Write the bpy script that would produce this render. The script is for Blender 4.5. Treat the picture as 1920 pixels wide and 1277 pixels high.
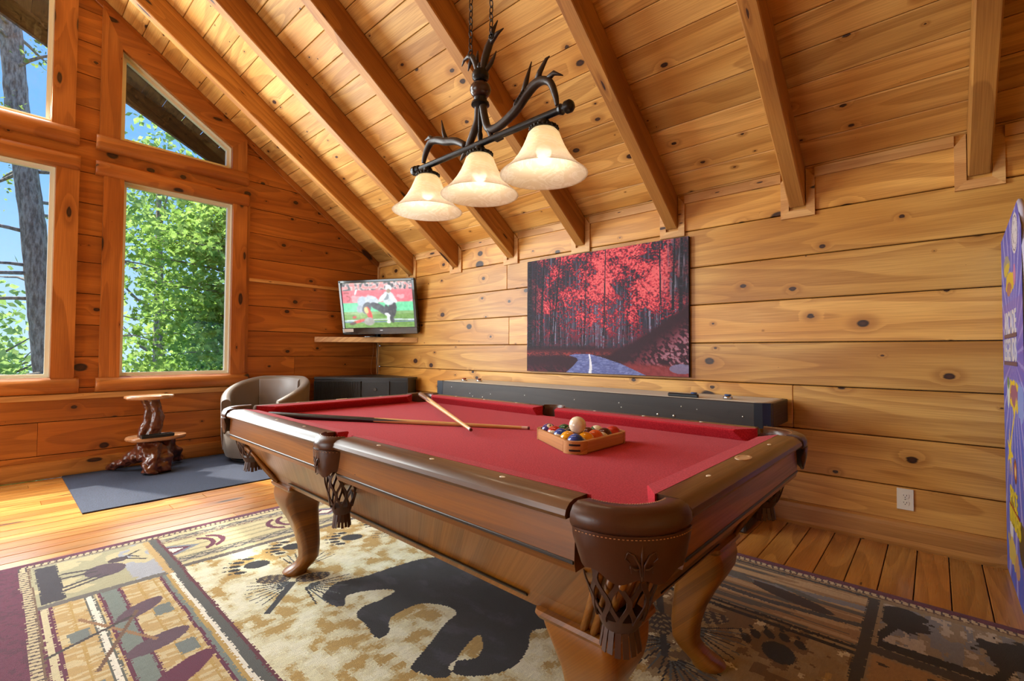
import bpy, bmesh, math, random
import numpy as np
from mathutils import Vector, Matrix

# ------------------------------------------------------------------ clear
for o in list(bpy.data.objects):
    bpy.data.objects.remove(o, do_unlink=True)
SC = bpy.context.scene
COL = SC.collection
R = math.radians
random.seed(7)
RNG = np.random.default_rng(11)

# ------------------------------------------------------------------ camera
def make_camera():
    f_px, yaw, pitch, roll = 879.824, 0.836982, 0.0250847, 0.0059801
    fw = Vector((math.sin(yaw)*math.cos(pitch), math.cos(yaw)*math.cos(pitch), math.sin(pitch)))
    r0 = Vector((math.cos(yaw), -math.sin(yaw), 0))
    u0 = r0.cross(fw)
    r = r0*math.cos(roll) + u0*math.sin(roll)
    u = u0*math.cos(roll) - r0*math.sin(roll)
    cd = bpy.data.cameras.new('camera')
    cd.sensor_fit = 'HORIZONTAL'
    cd.sensor_width = 36.0
    cd.lens = f_px/1920*36.0
    cd.clip_start = 0.02
    cd.clip_end = 300
    co = bpy.data.objects.new('camera', cd)
    COL.objects.link(co)
    m = Matrix((r, u, -fw)).transposed().to_4x4()
    m.translation = (-3.45328, -5.51697, 1.07372)
    co.matrix_world = m
    SC.camera = co
make_camera()

# ------------------------------------------------------------------ world, sun, exposure
def make_world():
    w = bpy.data.worlds.new('sky'); SC.world = w
    w.use_nodes = True
    nt = w.node_tree; nt.nodes.clear()
    tc = nt.nodes.new('ShaderNodeTexCoord'); sep = nt.nodes.new('ShaderNodeSeparateXYZ')
    rp = nt.nodes.new('ShaderNodeValToRGB'); e = rp.color_ramp.elements; e.new(.5)
    for k, (p, c) in enumerate(((0.0, (.46, .66, .96, 1)), (.30, (.17, .42, .93, 1)), (1.0, (.06, .20, .70, 1)))):
        e[k].position = p; e[k].color = c
    bg = nt.nodes.new('ShaderNodeBackground'); bg.inputs['Strength'].default_value = 1.0
    out = nt.nodes.new('ShaderNodeOutputWorld')
    nt.links.new(tc.outputs['Generated'], sep.inputs[0]); nt.links.new(sep.outputs[2], rp.inputs[0])
    nt.links.new(rp.outputs[0], bg.inputs[0]); nt.links.new(bg.outputs[0], out.inputs[0])
make_world()

def light(name, kind, loc, direction, energy, color=(1, 1, 1), size=None, angle=None):
    ld = bpy.data.lights.new(name, kind)
    ld.energy = energy; ld.color = color
    if size:
        ld.shape = 'RECTANGLE'; ld.size, ld.size_y = size
    if angle is not None: ld.angle = angle
    lo = bpy.data.objects.new(name, ld); COL.objects.link(lo)
    lo.location = loc
    lo.rotation_euler = Vector(direction).to_track_quat('-Z', 'Y').to_euler()
    return lo
el = R(53)
SUN_DIR = (0.395*math.cos(el), -0.918*math.cos(el), -math.sin(el))
light('sun', 'SUN', (-6, 12, 14), SUN_DIR, 8.0, (1.0, 0.93, 0.80), angle=R(1.5))
# daylight entering by the gable windows; the left lamp is added fill
light('daylight_gable_low', 'AREA', (-2.22, -0.09, 1.73), (0.0, -1, -0.05), 50, (0.92, 0.99, 0.97), (0.88, 1.75))
light('daylight_gable_mid', 'AREA', (-4.04, -0.09, 1.73), (0.0, -1, -0.05), 112, (0.92, 0.99, 0.97), (1.75, 1.75))
light('daylight_gable_top', 'AREA', (-4.04, -0.09, 3.65), (0.0, -1, -0.20), 78, (0.92, 0.99, 0.97), (1.75, 1.25))
light('fill_left', 'AREA', (-7.98, -2.0, 1.1), (1, -0.05, 0.05), 80, (0.94, 0.99, 0.97), (3.0, 1.9))  # added fill lamp by the unseen left wall, brightens the room

SC.view_settings.view_transform = 'Standard'
SC.view_settings.look = 'None'
SC.view_settings.gamma = 1.0
SC.view_settings.use_curve_mapping = False
SC.view_settings.exposure = 0.62
SC.cycles.max_bounces = 6
SC.cycles.diffuse_bounces = 3
SC.cycles.transparent_max_bounces = 10
SC.cycles.adaptive_threshold = 0.045
SC.cycles.adaptive_min_samples = 12
SC.cycles.caustics_reflective = False
SC.cycles.caustics_refractive = False
SC.cycles.sample_clamp_indirect = 6.0

# ------------------------------------------------------------------ object helpers
def tag(o, label=None, cat=None, group=None, kind=None):
    if label: o['label'] = label
    if cat: o['category'] = cat
    if group: o['group'] = group
    if kind: o['kind'] = kind
    return o

def empty(name, loc=(0, 0, 0), rz=0.0):
    o = bpy.data.objects.new(name, None)
    COL.objects.link(o); o.location = loc; o.rotation_euler = (0, 0, rz)
    o.empty_display_size = 0.05
    return o

def link(name, me, parent=None, loc=None, rot=None):
    o = bpy.data.objects.new(name, me); COL.objects.link(o)
    if parent is not None: o.parent = parent
    if loc is not None: o.location = loc
    if rot is not None: o.rotation_euler = rot
    return o

class MB:
    """collects shapes for one mesh"""
    def __init__(s): s.v = []; s.f = []
    def add(s, vs, fs):
        n = len(s.v); s.v += [tuple(p) for p in vs]; s.f += [tuple(i+n for i in f) for f in fs]; return s
    def box(s, c, d, m=None):
        x, y, z = d[0]/2, d[1]/2, d[2]/2
        vs = [Vector((sx*x, sy*y, sz*z)) for sz in (-1, 1) for sy in (-1, 1) for sx in (-1, 1)]
        if m is not None: vs = [m @ p for p in vs]
        vs = [p + Vector(c) for p in vs]
        return s.add(vs, [(0, 2, 3, 1), (4, 5, 7, 6), (0, 1, 5, 4), (2, 6, 7, 3), (0, 4, 6, 2), (1, 3, 7, 5)])
    def cbox(s, c, d, b=0.004, m=None):
        """box with chamfered edges"""
        x, y, z = d[0]/2, d[1]/2, d[2]/2
        b = min(b, x*.45, y*.45, z*.45)
        bm = bmesh.new(); bmesh.ops.create_cube(bm, size=1.0)
        for v in bm.verts: v.co = Vector((v.co.x*2*x, v.co.y*2*y, v.co.z*2*z))
        bmesh.ops.bevel(bm, geom=list(bm.edges), offset=b, segments=1, affect='EDGES', profile=0.5)
        bm.verts.index_update()
        vs = [v.co.copy() for v in bm.verts]; fs = [[v.index for v in f.verts] for f in bm.faces]; bm.free()
        if m is not None: vs = [m @ p for p in vs]
        return s.add([p + Vector(c) for p in vs], fs)
    def prism(s, poly, h0, h1, fn=None):
        """extrude a 2D polygon (a,b) from h0 to h1; fn maps (a,b,h) to xyz"""
        fn = fn or (lambda a, b, h: (a, b, h))
        n = len(poly)
        vs = [fn(a, b, h0) for a, b in poly] + [fn(a, b, h1) for a, b in poly]
        fs = [tuple(range(n))[::-1], tuple(range(n, 2*n))] + [(i, (i+1) % n, n+(i+1) % n, n+i) for i in range(n)]
        return s.add(vs, fs)
    def loft(s, secs, cap=True, closed=True):
        n = len(secs[0]); vs = [p for sec in secs for p in sec]; fs = []
        for k in range(len(secs)-1):
            for i in range(n if closed else n-1):
                j = (i+1) % n
                fs.append((k*n+i, k*n+j, (k+1)*n+j, (k+1)*n+i))
        if cap and closed:
            fs.append(tuple(range(n))[::-1]); fs.append(tuple(range((len(secs)-1)*n, len(secs)*n)))
        return s.add(vs, fs)
    def lathe(s, prof, c=(0, 0, 0), n=24, a0=0.0, a1=2*math.pi, cap=False):
        full = abs(a1-a0-2*math.pi) < 1e-6
        m = n if full else n+1
        vs = []; fs = []
        for i in range(m):
            a = a0+(a1-a0)*i/n
            for r, z in prof: vs.append((c[0]+r*math.cos(a), c[1]+r*math.sin(a), c[2]+z))
        k = len(prof)
        for i in range(n):
            j = (i+1) % m
            for t in range(k-1): fs.append((i*k+t, j*k+t, j*k+t+1, i*k+t+1))
        if cap and not full:
            fs.append(tuple(range(k))[::-1]); fs.append(tuple(range((m-1)*k, m*k)))
        return s.add(vs, fs)
    def tube(s, pts, rad, n=8, cap=True, flat=1.0):
        """tube along points; rad a number or list; flat squashes one cross axis"""
        pts = [Vector(p) for p in pts]
        if not hasattr(rad, '__len__'): rad = [rad]*len(pts)
        secs = []; prev = None
        for i, p in enumerate(pts):
            t = (pts[min(i+1, len(pts)-1)] - pts[max(i-1, 0)])
            if t.length < 1e-9: t = Vector((0, 0, 1))
            t.normalize()
            if prev is None:
                a = Vector((0, 0, 1)) if abs(t.z) < .9 else Vector((1, 0, 0))
                u = t.cross(a).normalized()
            else:
                u = (prev - t*prev.dot(t))
                u = u.normalized() if u.length > 1e-6 else t.orthogonal().normalized()
            prev = u; w = t.cross(u)
            secs.append([p + (u*math.cos(2*math.pi*k/n) + w*math.sin(2*math.pi*k/n)*flat)*rad[i] for k in range(n)])
        return s.loft(secs, cap)
    def sphere(s, c, r, nu=16, nv=10, sc=(1, 1, 1)):
        prof = [(max(1e-5, math.sin(math.pi*k/nv)), -math.cos(math.pi*k/nv)) for k in range(nv+1)]
        m = MB().lathe(prof, n=nu)
        return s.add([(c[0]+x*r*sc[0], c[1]+y*r*sc[1], c[2]+z*r*sc[2]) for x, y, z in m.v], m.f)
    def mesh(s, name, mat, smooth=False, angle=None):
        me = bpy.data.meshes.new(name)
        me.from_pydata(s.v, [], s.f)
        bm = bmesh.new(); bm.from_mesh(me)
        bmesh.ops.remove_doubles(bm, verts=bm.verts, dist=1e-6)
        bmesh.ops.recalc_face_normals(bm, faces=bm.faces)
        bm.to_mesh(me); bm.free()
        if mat: me.materials.append(mat)
        if smooth:
            me.polygons.foreach_set('use_smooth', [True]*len(me.polygons))
            if angle:
                me.set_sharp_from_angle(angle=R(angle))
        me.update()
        return me
    def build(s, name, mat, parent=None, smooth=False, angle=None, loc=None, rot=None):
        return link(name, s.mesh(name, mat, smooth, angle), parent, loc, rot)

def srgb(r, g, b, a=1.0):
    def f(c):
        c = c/255.0
        return c/12.92 if c <= .04045 else ((c+.055)/1.055)**2.4
    return (f(r), f(g), f(b), a)

# ------------------------------------------------------------------ material helpers
class NT:
    def __init__(s, name):
        s.mat = bpy.data.materials.new(name); s.mat.use_nodes = True
        s.t = s.mat.node_tree; s.t.nodes.clear()
        s.out = s.t.nodes.new('ShaderNodeOutputMaterial')
    def n(s, typ, **kw):
        nd = s.t.nodes.new(typ)
        for k, v in kw.items(): setattr(nd, k, v)
        return nd
    def put(s, sock, v):
        if isinstance(v, bpy.types.NodeSocket): s.t.links.new(v, sock)
        elif v is not None:
            if hasattr(sock.default_value, '__len__') and not hasattr(v, '__len__'): v = [v]*len(sock.default_value)
            if hasattr(v, '__len__') and len(v) == 4 and len(sock.default_value) == 3: v = v[:3]
            sock.default_value = v
    def math(s, op, a, b=None, c=None, clamp=False):
        nd = s.n('ShaderNodeMath', operation=op); nd.use_clamp = clamp
        s.put(nd.inputs[0], a)
        if b is not None: s.put(nd.inputs[1], b)
        if c is not None: s.put(nd.inputs[2], c)
        return nd.outputs[0]
    def vmath(s, op, a, b=None):
        nd = s.n('ShaderNodeVectorMath', operation=op); s.put(nd.inputs[0], a)
        if b is not None: s.put(nd.inputs[1], b)
        return nd.outputs[0]
    def mix(s, f, a, b, mode='MIX'):
        nd = s.n('ShaderNodeMixRGB', blend_type=mode); s.put(nd.inputs[0], f); s.put(nd.inputs[1], a); s.put(nd.inputs[2], b)
        return nd.outputs[0]
    def ramp(s, f, stops):
        nd = s.n('ShaderNodeValToRGB'); e = nd.color_ramp.elements
        while len(e) < len(stops): e.new(0.5)
        for i, (p, c) in enumerate(stops):
            e[i].position = p; e[i].color = c if hasattr(c, '__len__') else (c, c, c, 1)
        s.put(nd.inputs[0], f); return nd.outputs[0]
    def noise(s, v, scale=5, detail=2, rough=.5, dist=0.0):
        nd = s.n('ShaderNodeTexNoise'); s.put(nd.inputs['Vector'], v)
        nd.inputs['Scale'].default_value = scale; nd.inputs['Detail'].default_value = detail
        nd.inputs['Roughness'].default_value = rough; nd.inputs['Distortion'].default_value = dist
        return nd.outputs[0]
    def smooth(s, v, lo, hi):
        nd = s.n('ShaderNodeMapRange', interpolation_type='SMOOTHSTEP')
        s.put(nd.inputs[0], v); s.put(nd.inputs[1], lo); s.put(nd.inputs[2], hi); return nd.outputs[0]
    def coord(s, kind='Object'): return s.n('ShaderNodeTexCoord').outputs[kind]
    def rand(s): return s.n('ShaderNodeObjectInfo').outputs['Random']
    def bump(s, h, strength=.3, dist=.01):
        nd = s.n('ShaderNodeBump'); nd.inputs['Strength'].default_value = strength; nd.inputs['Distance'].default_value = dist
        s.put(nd.inputs['Height'], h); return nd.outputs[0]
    def principled(s, color, rough=.5, metal=0.0, normal=None, **kw):
        p = s.n('ShaderNodeBsdfPrincipled')
        s.put(p.inputs['Base Color'], color); s.put(p.inputs['Roughness'], rough); s.put(p.inputs['Metallic'], metal)
        if normal is not None: s.put(p.inputs['Normal'], normal)
        for k, v in kw.items(): s.put(p.inputs[k.replace('_', ' ')], v)
        s.t.links.new(p.outputs[0], s.out.inputs[0]); return s.mat

def plain(name, col, rough=.5, metal=0.0, vary=.06, scale=30, bump=0.0, **kw):
    n = NT(name); co = n.coord()
    nz = n.noise(co, scale, 3)
    c = n.mix(n.math('MULTIPLY', nz, vary*2), col, tuple(min(1, x*.55) for x in col[:3])+(1,))
    nm = n.bump(nz, bump, .004) if bump else None
    return n.principled(c, rough, metal, nm, **kw)

def wood(name, light_c, mid_c, dark_c, knot=srgb(66, 32, 16), rough=.42, knots=.55, kscale=(2.2, 5.0), grain=1.0, tint=.28, ksize=.16, coat=.0, ring=7.0, spec=.5):
    """planks run along the object's local X; the pattern is laid out on (x, y+z)"""
    n = NT(name)
    rnd = n.rand()
    sp = n.n('ShaderNodeSeparateXYZ'); n.put(sp.inputs[0], n.coord())
    cb = n.n('ShaderNodeCombineXYZ')
    n.put(cb.inputs[0], n.math('ADD', sp.outputs[0], n.math('MULTIPLY', rnd, 111.0)))
    n.put(cb.inputs[1], n.math('ADD', n.math('ADD', sp.outputs[1], sp.outputs[2]), n.math('MULTIPLY', rnd, 57.0)))
    P = cb.outputs[0]
    def nz2(scale, detail, rough_=.5):
        nd = n.n('ShaderNodeTexNoise', noise_dimensions='2D'); n.put(nd.inputs['Vector'], n.vmath('MULTIPLY', P, scale+(0,)))
        nd.inputs['Scale'].default_value = 1.0; nd.inputs['Detail'].default_value = detail; nd.inputs['Roughness'].default_value = rough_
        return nd.outputs[0]
    fine = nz2((4.0, 170), 1.0, .6)
    broad = nz2((1.0, 3.4), 1.0)
    # knots
    vor = n.n('ShaderNodeTexVoronoi', feature='F1', voronoi_dimensions='2D'); vor.inputs['Scale'].default_value = 1.0; vor.inputs['Randomness'].default_value = 1.0
    n.put(vor.inputs['Vector'], n.vmath('MULTIPLY', P, kscale[:2]+(0,)))
    d = n.math('ADD', vor.outputs['Distance'], n.math('MULTIPLY', n.math('SUBTRACT', fine, .5), .045))
    sep = n.n('ShaderNodeSeparateColor'); n.put(sep.inputs[0], vor.outputs['Color'])
    kr = n.math('MULTIPLY', n.math('MAXIMUM', n.math('SUBTRACT', sep.outputs[0], 1.0-knots), 0.0), n.math('MULTIPLY', n.math('ADD', .35, sep.outputs[1]), ksize/max(knots, .01)))
    q = n.math('DIVIDE', d, n.math('MAXIMUM', kr, .0005))
    km = n.math('SUBTRACT', 1.0, n.smooth(q, .70, 1.08))
    halo = n.math('SUBTRACT', 1.0, n.smooth(q, .8, 3.6))
    # cathedral rings, pushed aside by the knots
    low = n.math('ADD', nz2((.40, 3.6), 1.0, .45), n.math('MULTIPLY', halo, .12))
    fr = n.math('FRACT', n.math('MULTIPLY', low, ring))
    rings = n.math('MULTIPLY', n.smooth(fr, .10, .95), n.math('SUBTRACT', 1.0, n.smooth(fr, .95, 1.0)))
    g = n.math('MULTIPLY', n.math('ADD', n.math('MULTIPLY', rings, .62), n.math('MULTIPLY', n.smooth(fine, .3, .7), .38)), grain)
    col = n.mix(n.smooth(broad, .28, .72), light_c, mid_c)
    col = n.mix(n.math('MULTIPLY', g, .62, clamp=True), col, dark_c)
    # each board its own tone
    t = n.math('ADD', 1.0-tint, n.math('MULTIPLY', n.math('FRACT', n.math('MULTIPLY', rnd, 17.3)), tint*1.7))
    tc = n.n('ShaderNodeCombineColor'); n.put(tc.inputs[0], t); n.put(tc.inputs[1], t); n.put(tc.inputs[2], n.math('POWER', t, 1.15))
    col = n.mix(1.0, col, tc.outputs[0], 'MULTIPLY')
    col = n.mix(n.math('MULTIPLY', halo, .40), col, dark_c)
    kcol = n.mix(n.math('SUBTRACT', 1.0, n.smooth(q, .15, .75)), tuple(x*.42 for x in knot[:3])+(1,), knot)
    col = n.mix(km, col, kcol)
    return n.principled(col, n.math('ADD', rough, n.math('MULTIPLY', fine, .12)), 0.0, None, Coat_Weight=coat, Coat_Roughness=.15, Specular_IOR_Level=spec)

def painted(name, rough=.6, bump=0.0, bscale=300, emit=0.0, sheen=0.0, **kw):
    """material whose print colours come from the mesh's own colour attribute"""
    n = NT(name)
    a = n.n('ShaderNodeVertexColor'); a.layer_name = 'print'
    nm = None; col = a.outputs[0]
    if bump:
        nz = n.noise(n.coord(), bscale, 3, .6)
        nm = n.bump(nz, bump, .01)
        col = n.mix(n.smooth(nz, .25, .6), n.mix(.22, col, (0, 0, 0, 1)), col)
    if emit:
        return n.principled((0.02, 0.02, 0.02, 1), .25, 0, None, Emission_Color=col, Emission_Strength=emit)
    if sheen: kw.update(Sheen_Weight=sheen, Sheen_Roughness=.5)
    return n.principled(col, rough, 0.0, nm, **kw)

def print_grid(name, W, H, nu, nv, img, mat, parent=None, fn=None):
    """grid mesh whose faces carry img (nv x nu x 3, sRGB 0-255, row 0 at the bottom)"""
    fn = fn or (lambda a, b: np.stack([a, np.zeros_like(a), b], -1))
    us = np.linspace(0, W, nu+1); vs = np.linspace(0, H, nv+1)
    A, B = np.meshgrid(us, vs)
    co = fn(A.ravel(), B.ravel()).astype(np.float32)
    i = np.arange(nu); j = np.arange(nv); I, J = np.meshgrid(i, j)
    a = (J*(nu+1)+I).ravel(); q = np.stack([a, a+1, a+nu+2, a+nu+1], -1).astype(np.int32)
    me = bpy.data.meshes.new(name)
    me.vertices.add(len(co)); me.vertices.foreach_set('co', co.ravel())
    me.loops.add(q.size); me.loops.foreach_set('vertex_index', q.ravel())
    me.polygons.add(len(q)); me.polygons.foreach_set('loop_start', np.arange(0, q.size, 4, dtype=np.int32))
    me.polygons.foreach_set('loop_total', np.full(len(q), 4, dtype=np.int32))
    me.update(calc_edges=True); me.validate()
    c = np.clip(img.reshape(-1, 3), 0, 255)/255.0
    lin = np.where(c <= .04045, c/12.92, ((c+.055)/1.055)**2.4)
    at = me.color_attributes.new('print', 'FLOAT_COLOR', 'CORNER')
    full = np.ones((len(q), 4, 4), np.float32); full[:, :, :3] = lin[:, None, :]
    at.data.foreach_set('color', full.ravel())
    me.materials.append(mat)
    return link(name, me, parent)

def inpoly(px, py, poly):
    r = np.zeros(px.shape, bool); n = len(poly)
    for i in range(n):
        x0, y0 = poly[i]; x1, y1 = poly[(i+1) % n]
        if y0 == y1: continue
        c = ((y0 > py) != (y1 > py)) & (px < (x1-x0)*(py-y0)/(y1-y0)+x0)
        r ^= c
    return r

def vnoise(x, y, s=1.0, seed=0, oct=3):
    """smooth value noise on arrays"""
    t = np.zeros_like(x, dtype=float); amp = 1.0; tot = 0
    for o in range(oct):
        g = np.random.default_rng(seed+o).random((128, 128))
        X = x*s*2**o; Y = y*s*2**o
        xi = np.floor(X).astype(int); yi = np.floor(Y).astype(int); fx = X-xi; fy = Y-yi
        fx = fx*fx*(3-2*fx); fy = fy*fy*(3-2*fy)
        a = g[yi % 128, xi % 128]; b = g[yi % 128, (xi+1) % 128]; c = g[(yi+1) % 128, xi % 128]; d = g[(yi+1) % 128, (xi+1) % 128]
        t += amp*((a*(1-fx)+b*fx)*(1-fy)+(c*(1-fx)+d*fx)*fy); tot += amp; amp *= .5
    return t/tot
# ------------------------------------------------------------------ materials of the shell
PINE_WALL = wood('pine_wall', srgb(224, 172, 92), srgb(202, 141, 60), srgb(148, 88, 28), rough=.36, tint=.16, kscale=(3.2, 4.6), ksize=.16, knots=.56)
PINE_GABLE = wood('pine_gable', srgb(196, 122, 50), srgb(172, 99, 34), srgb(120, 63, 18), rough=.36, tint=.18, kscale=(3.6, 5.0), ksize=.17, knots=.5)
PINE_CEIL = wood('pine_ceiling', srgb(230, 182, 106), srgb(205, 148, 72), srgb(150, 94, 36), rough=.45, tint=.24, kscale=(3.6, 6.0), ksize=.13, knots=.5)
PINE_RAFTER = wood('pine_rafter', srgb(200, 142, 70), srgb(174, 114, 48), srgb(126, 72, 24), rough=.5, tint=.14, kscale=(1.4, 7), ksize=.14, knots=.4)
PINE_TRIM = wood('pine_trim', srgb(224, 180, 118), srgb(206, 152, 90), srgb(164, 108, 56), rough=.42, tint=.12, kscale=(3.5, 14), ksize=.16, knots=.35)
PINE_LOG = wood('pine_log_trim', srgb(196, 126, 60), srgb(174, 103, 42), srgb(124, 66, 24), rough=.34, tint=.12, kscale=(2.0, 6), ksize=.18, knots=.5)
PINE_BASE = wood('pine_baseboard', srgb(198, 140, 72), srgb(176, 115, 52), srgb(128, 78, 30), rough=.42, tint=.1, kscale=(3.5, 9), ksize=.2, knots=.5)
PINE_FLOOR = wood('pine_floor', srgb(206, 148, 74), srgb(180, 114, 48), srgb(126, 72, 24), rough=.24, tint=.20, kscale=(1.4, 8), ksize=.14, knots=.35, coat=.3, ring=9.0)
GAP = plain('shadow_gap_wood', srgb(46, 26, 14), .8)
VINYL = plain('cream_vinyl', srgb(232, 228, 210), .4, vary=.02)
SOFFIT = wood('weathered_soffit', srgb(104, 78, 54), srgb(84, 60, 42), srgb(52, 36, 26), rough=.7, tint=.3, knots=.4)

def glass_mat():
    n = NT('window_glass')
    tr = n.n('ShaderNodeBsdfTransparent'); tr.inputs[0].default_value = (.97, .985, .98, 1)
    gl = n.n('ShaderNodeBsdfGlossy'); gl.inputs['Roughness'].default_value = .02
    fr = n.n('ShaderNodeLayerWeight'); fr.inputs[0].default_value = .5
    sp = n.noise(n.coord(), 60, 3)
    mx = n.n('ShaderNodeMixShader'); n.put(mx.inputs[0], n.math('ADD', n.math('MULTIPLY', n.math('POWER', fr.outputs[1], 4.0), .5), n.math('MULTIPLY', sp, .06)))
    n.t.links.new(tr.outputs[0], mx.inputs[1]); n.t.links.new(gl.outputs[0], mx.inputs[2]); n.t.links.new(mx.outputs[0], n.out.inputs[0])
    return n.mat
GLASS = glass_mat()

SL, CZ = 0.69, 2.25                       # ceiling: z = CZ - SL*x
TH = math.atan(SL); RIDGE = -4.04; YB = -7.3; XL = -8.08
def ceil_z(x): return CZ - SL*x

def clip(poly, a, b, c):
    """keep a*x+b*z<=c"""
    out = []
    for i in range(len(poly)):
        p, q = poly[i], poly[(i+1) % len(poly)]
        dp, dq = a*p[0]+b*p[1]-c, a*q[0]+b*q[1]-c
        if dp <= 1e-9: out.append(p)
        if (dp < -1e-9 and dq > 1e-9) or (dp > 1e-9 and dq < -1e-9):
            t = dp/(dp-dq); out.append((p[0]+(q[0]-p[0])*t, p[1]+(q[1]-p[1])*t))
    return out

# ------------------------------------------------------------------ floor
floor = MB().box(((XL)/2, YB/2, -.06), (-XL, -YB, .07)).build('floor', GAP)
tag(floor, 'honey-coloured pine plank floor with dark joints', 'floor', kind='structure')
def plank(name, parent, mat, L, Wd, T, center, rot, cham=.002):
    return MB().cbox((0, 0, 0), (L, Wd, T), cham).build(name, mat, parent, loc=center, rot=rot)
w_pl = .1252; k = 0; y = -5.056 + w_pl*40
rr = random.Random(3)
while y > YB:
    y1 = y - w_pl
    top, bot = min(y, 0), max(y1, YB)
    if top - bot > .02:
        cuts = [XL, XL + rr.uniform(2.0, 3.4)]
        xx = rr.choice([-3.3, -2.6, -1.9, -4.1]) + rr.uniform(-.3, .3)
        cuts += [xx, 0.0]
        for a, b in zip(cuts[:-1], cuts[1:]):
            plank('plank', floor, PINE_FLOOR, b-a-.0015, top-bot-.0042, .022, ((a+b)/2, (top+bot)/2, -.011), (0, 0, 0))
    y = y1

# ------------------------------------------------------------------ knee wall (right), boards along world Y
wall_right = MB().box((.05, YB/2, 1.1), (.04, -YB, 2.5)).build('wall_right', GAP)
tag(wall_right, 'low pine-board wall under the sloping ceiling', 'wall', kind='structure')
zs = [.0, .053, .329, .5999, .8751, 1.1491, 1.4272, 1.7036, 1.9807, 2.27]
joints = {3: [-4.835], 5: [-2.36], 7: [-2.33], 2: [-1.1], 4: [-6.3]}
def yboard(parent, mat, y0, y1, z0, z1, x=.012, T=.036, name='board', ch=.004):
    return MB().cbox((0, 0, 0), (abs(y1-y0)-.0015, T, z1-z0-.0055), ch).build(name, mat, parent, loc=(x, (y0+y1)/2, (z0+z1)/2), rot=(0, 0, R(90)))
for i in range(len(zs)-1):
    cs = [YB] + sorted(joints.get(i, [])) + [0.03]
    for a, b in zip(cs[:-1], cs[1:]):
        yboard(wall_right, PINE_WALL, a, b, zs[i], zs[i+1], x=.018+rr.uniform(-.0015, .0015))

# ------------------------------------------------------------------ gable wall (back), boards along world X, cut round the windows
WIN = {  # glass outlines (x,z)
    'w4': [(-2.68, .83), (-1.77, .83), (-1.77, 2.63), (-2.68, 2.63)],
    'w3': [(-4.955, .83), (-3.118, .83), (-3.118, 2.63), (-4.955, 2.63)],
    'w2': [(-2.705, 3.0), (-1.79, 3.0), (-1.79, 3.222), (-2.705, 3.83)],
    'w1': [(-4.926, 3.0), (-3.154, 3.0), (-3.154, 4.13), (-4.04, 4.717), (-4.926, 4.13)],
}
def cells_around(z0, z1):
    """convex pieces of the row z0..z1 left after the window openings"""
    pieces = []
    row = [(XL, z0), (0.0, z0), (0.0, z1), (XL, z1)]
    wins = [p for p in WIN.values() if min(q[1] for q in p) < z1-1e-6 and max(q[1] for q in p) > z0+1e-6]
    wins.sort(key=lambda p: p[0][0])
    xs = XL
    for p in wins:
        x0, x1 = min(q[0] for q in p), max(q[0] for q in p)
        pieces.append([(xs, z0), (x0, z0), (x0, z1), (xs, z1)])
        zb = min(q[1] for q in p)
        if zb > z0: pieces.append([(x0, z0), (x1, z0), (x1, zb), (x0, zb)])
        tops = sorted([q for q in p if q[1] > zb+1e-6])
        for q, r_ in zip(tops[:-1], tops[1:]):
            seg = [(q[0], z0), (r_[0], z0), (r_[0], z1), (q[0], z1)]
            a = (r_[1]-q[1])/(r_[0]-q[0]); seg = clip(seg, a, -1, a*q[0]-q[1])
            if len(seg) > 2: pieces.append(seg)
        xs = x1
    pieces.append([(xs, z0), (0.0, z0), (0.0, z1), (xs, z1)])
    res = []
    for pc in pieces:
        pc = clip(pc, SL, 1, CZ+.03); pc = clip(pc, -SL, 1, CZ+.03-SL*XL) if pc else pc
        if len(pc) > 2:
            ar = abs(sum(pc[i][0]*pc[(i+1) % len(pc)][1]-pc[(i+1) % len(pc)][0]*pc[i][1] for i in range(len(pc))))/2
            if ar > .002: res.append(pc)
    return res
wb = MB()
wb_rows = [.0, .19, .468, .744, 1.0124, 1.2906, 1.5656, 1.84, 2.0806, 2.3604, 2.6309, 2.92, 3.2099, 3.4943, 3.7838, 4.07, 4.36, 4.64, 4.93, 5.08]
for i in range(len(wb_rows)-1):
    for pc in cells_around(wb_rows[i], wb_rows[i+1]):
        wb.prism(pc, .045, .10, lambda a, b, h: (a, h, b))
wall_back = wb.build('wall_back', GAP)
tag(wall_back, 'tall pine-board gable wall with the windows', 'wall', kind='structure')
xj = {1: [-3.183], 2: [-2.40], 3: [-1.1], 5: [-5.6]}
for i in range(len(wb_rows)-1):
    for pc in cells_around(wb_rows[i], wb_rows[i+1]):
        todo = [pc]
        for xc in xj.get(i, []):
            nx = []
            for q in todo:
                for h in (clip(q, 1, 0, xc-.001), clip(q, -1, 0, -xc-.001)):
                    if len(h) > 2: nx.append(h)
            todo = nx
        for q in todo:
            cx = sum(p[0] for p in q)/len(q); cz = sum(p[1] for p in q)/len(q)
            # 1.6 mm reveal all round
            qq = [(p[0]-cx, p[1]-cz) for p in q]
            hz = max(p[1] for p in qq)-min(p[1] for p in qq)
            if hz < .02: continue
            sc = max(.5, 1-.0058/hz)
            qq = [(a, b*sc) for a, b in qq]
            MB().prism(qq, -.02, .02, lambda a, b, h: (a, h, b)).build('board', PINE_GABLE, wall_back, loc=(cx, .021+rr.uniform(-.002, .002), cz))

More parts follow.
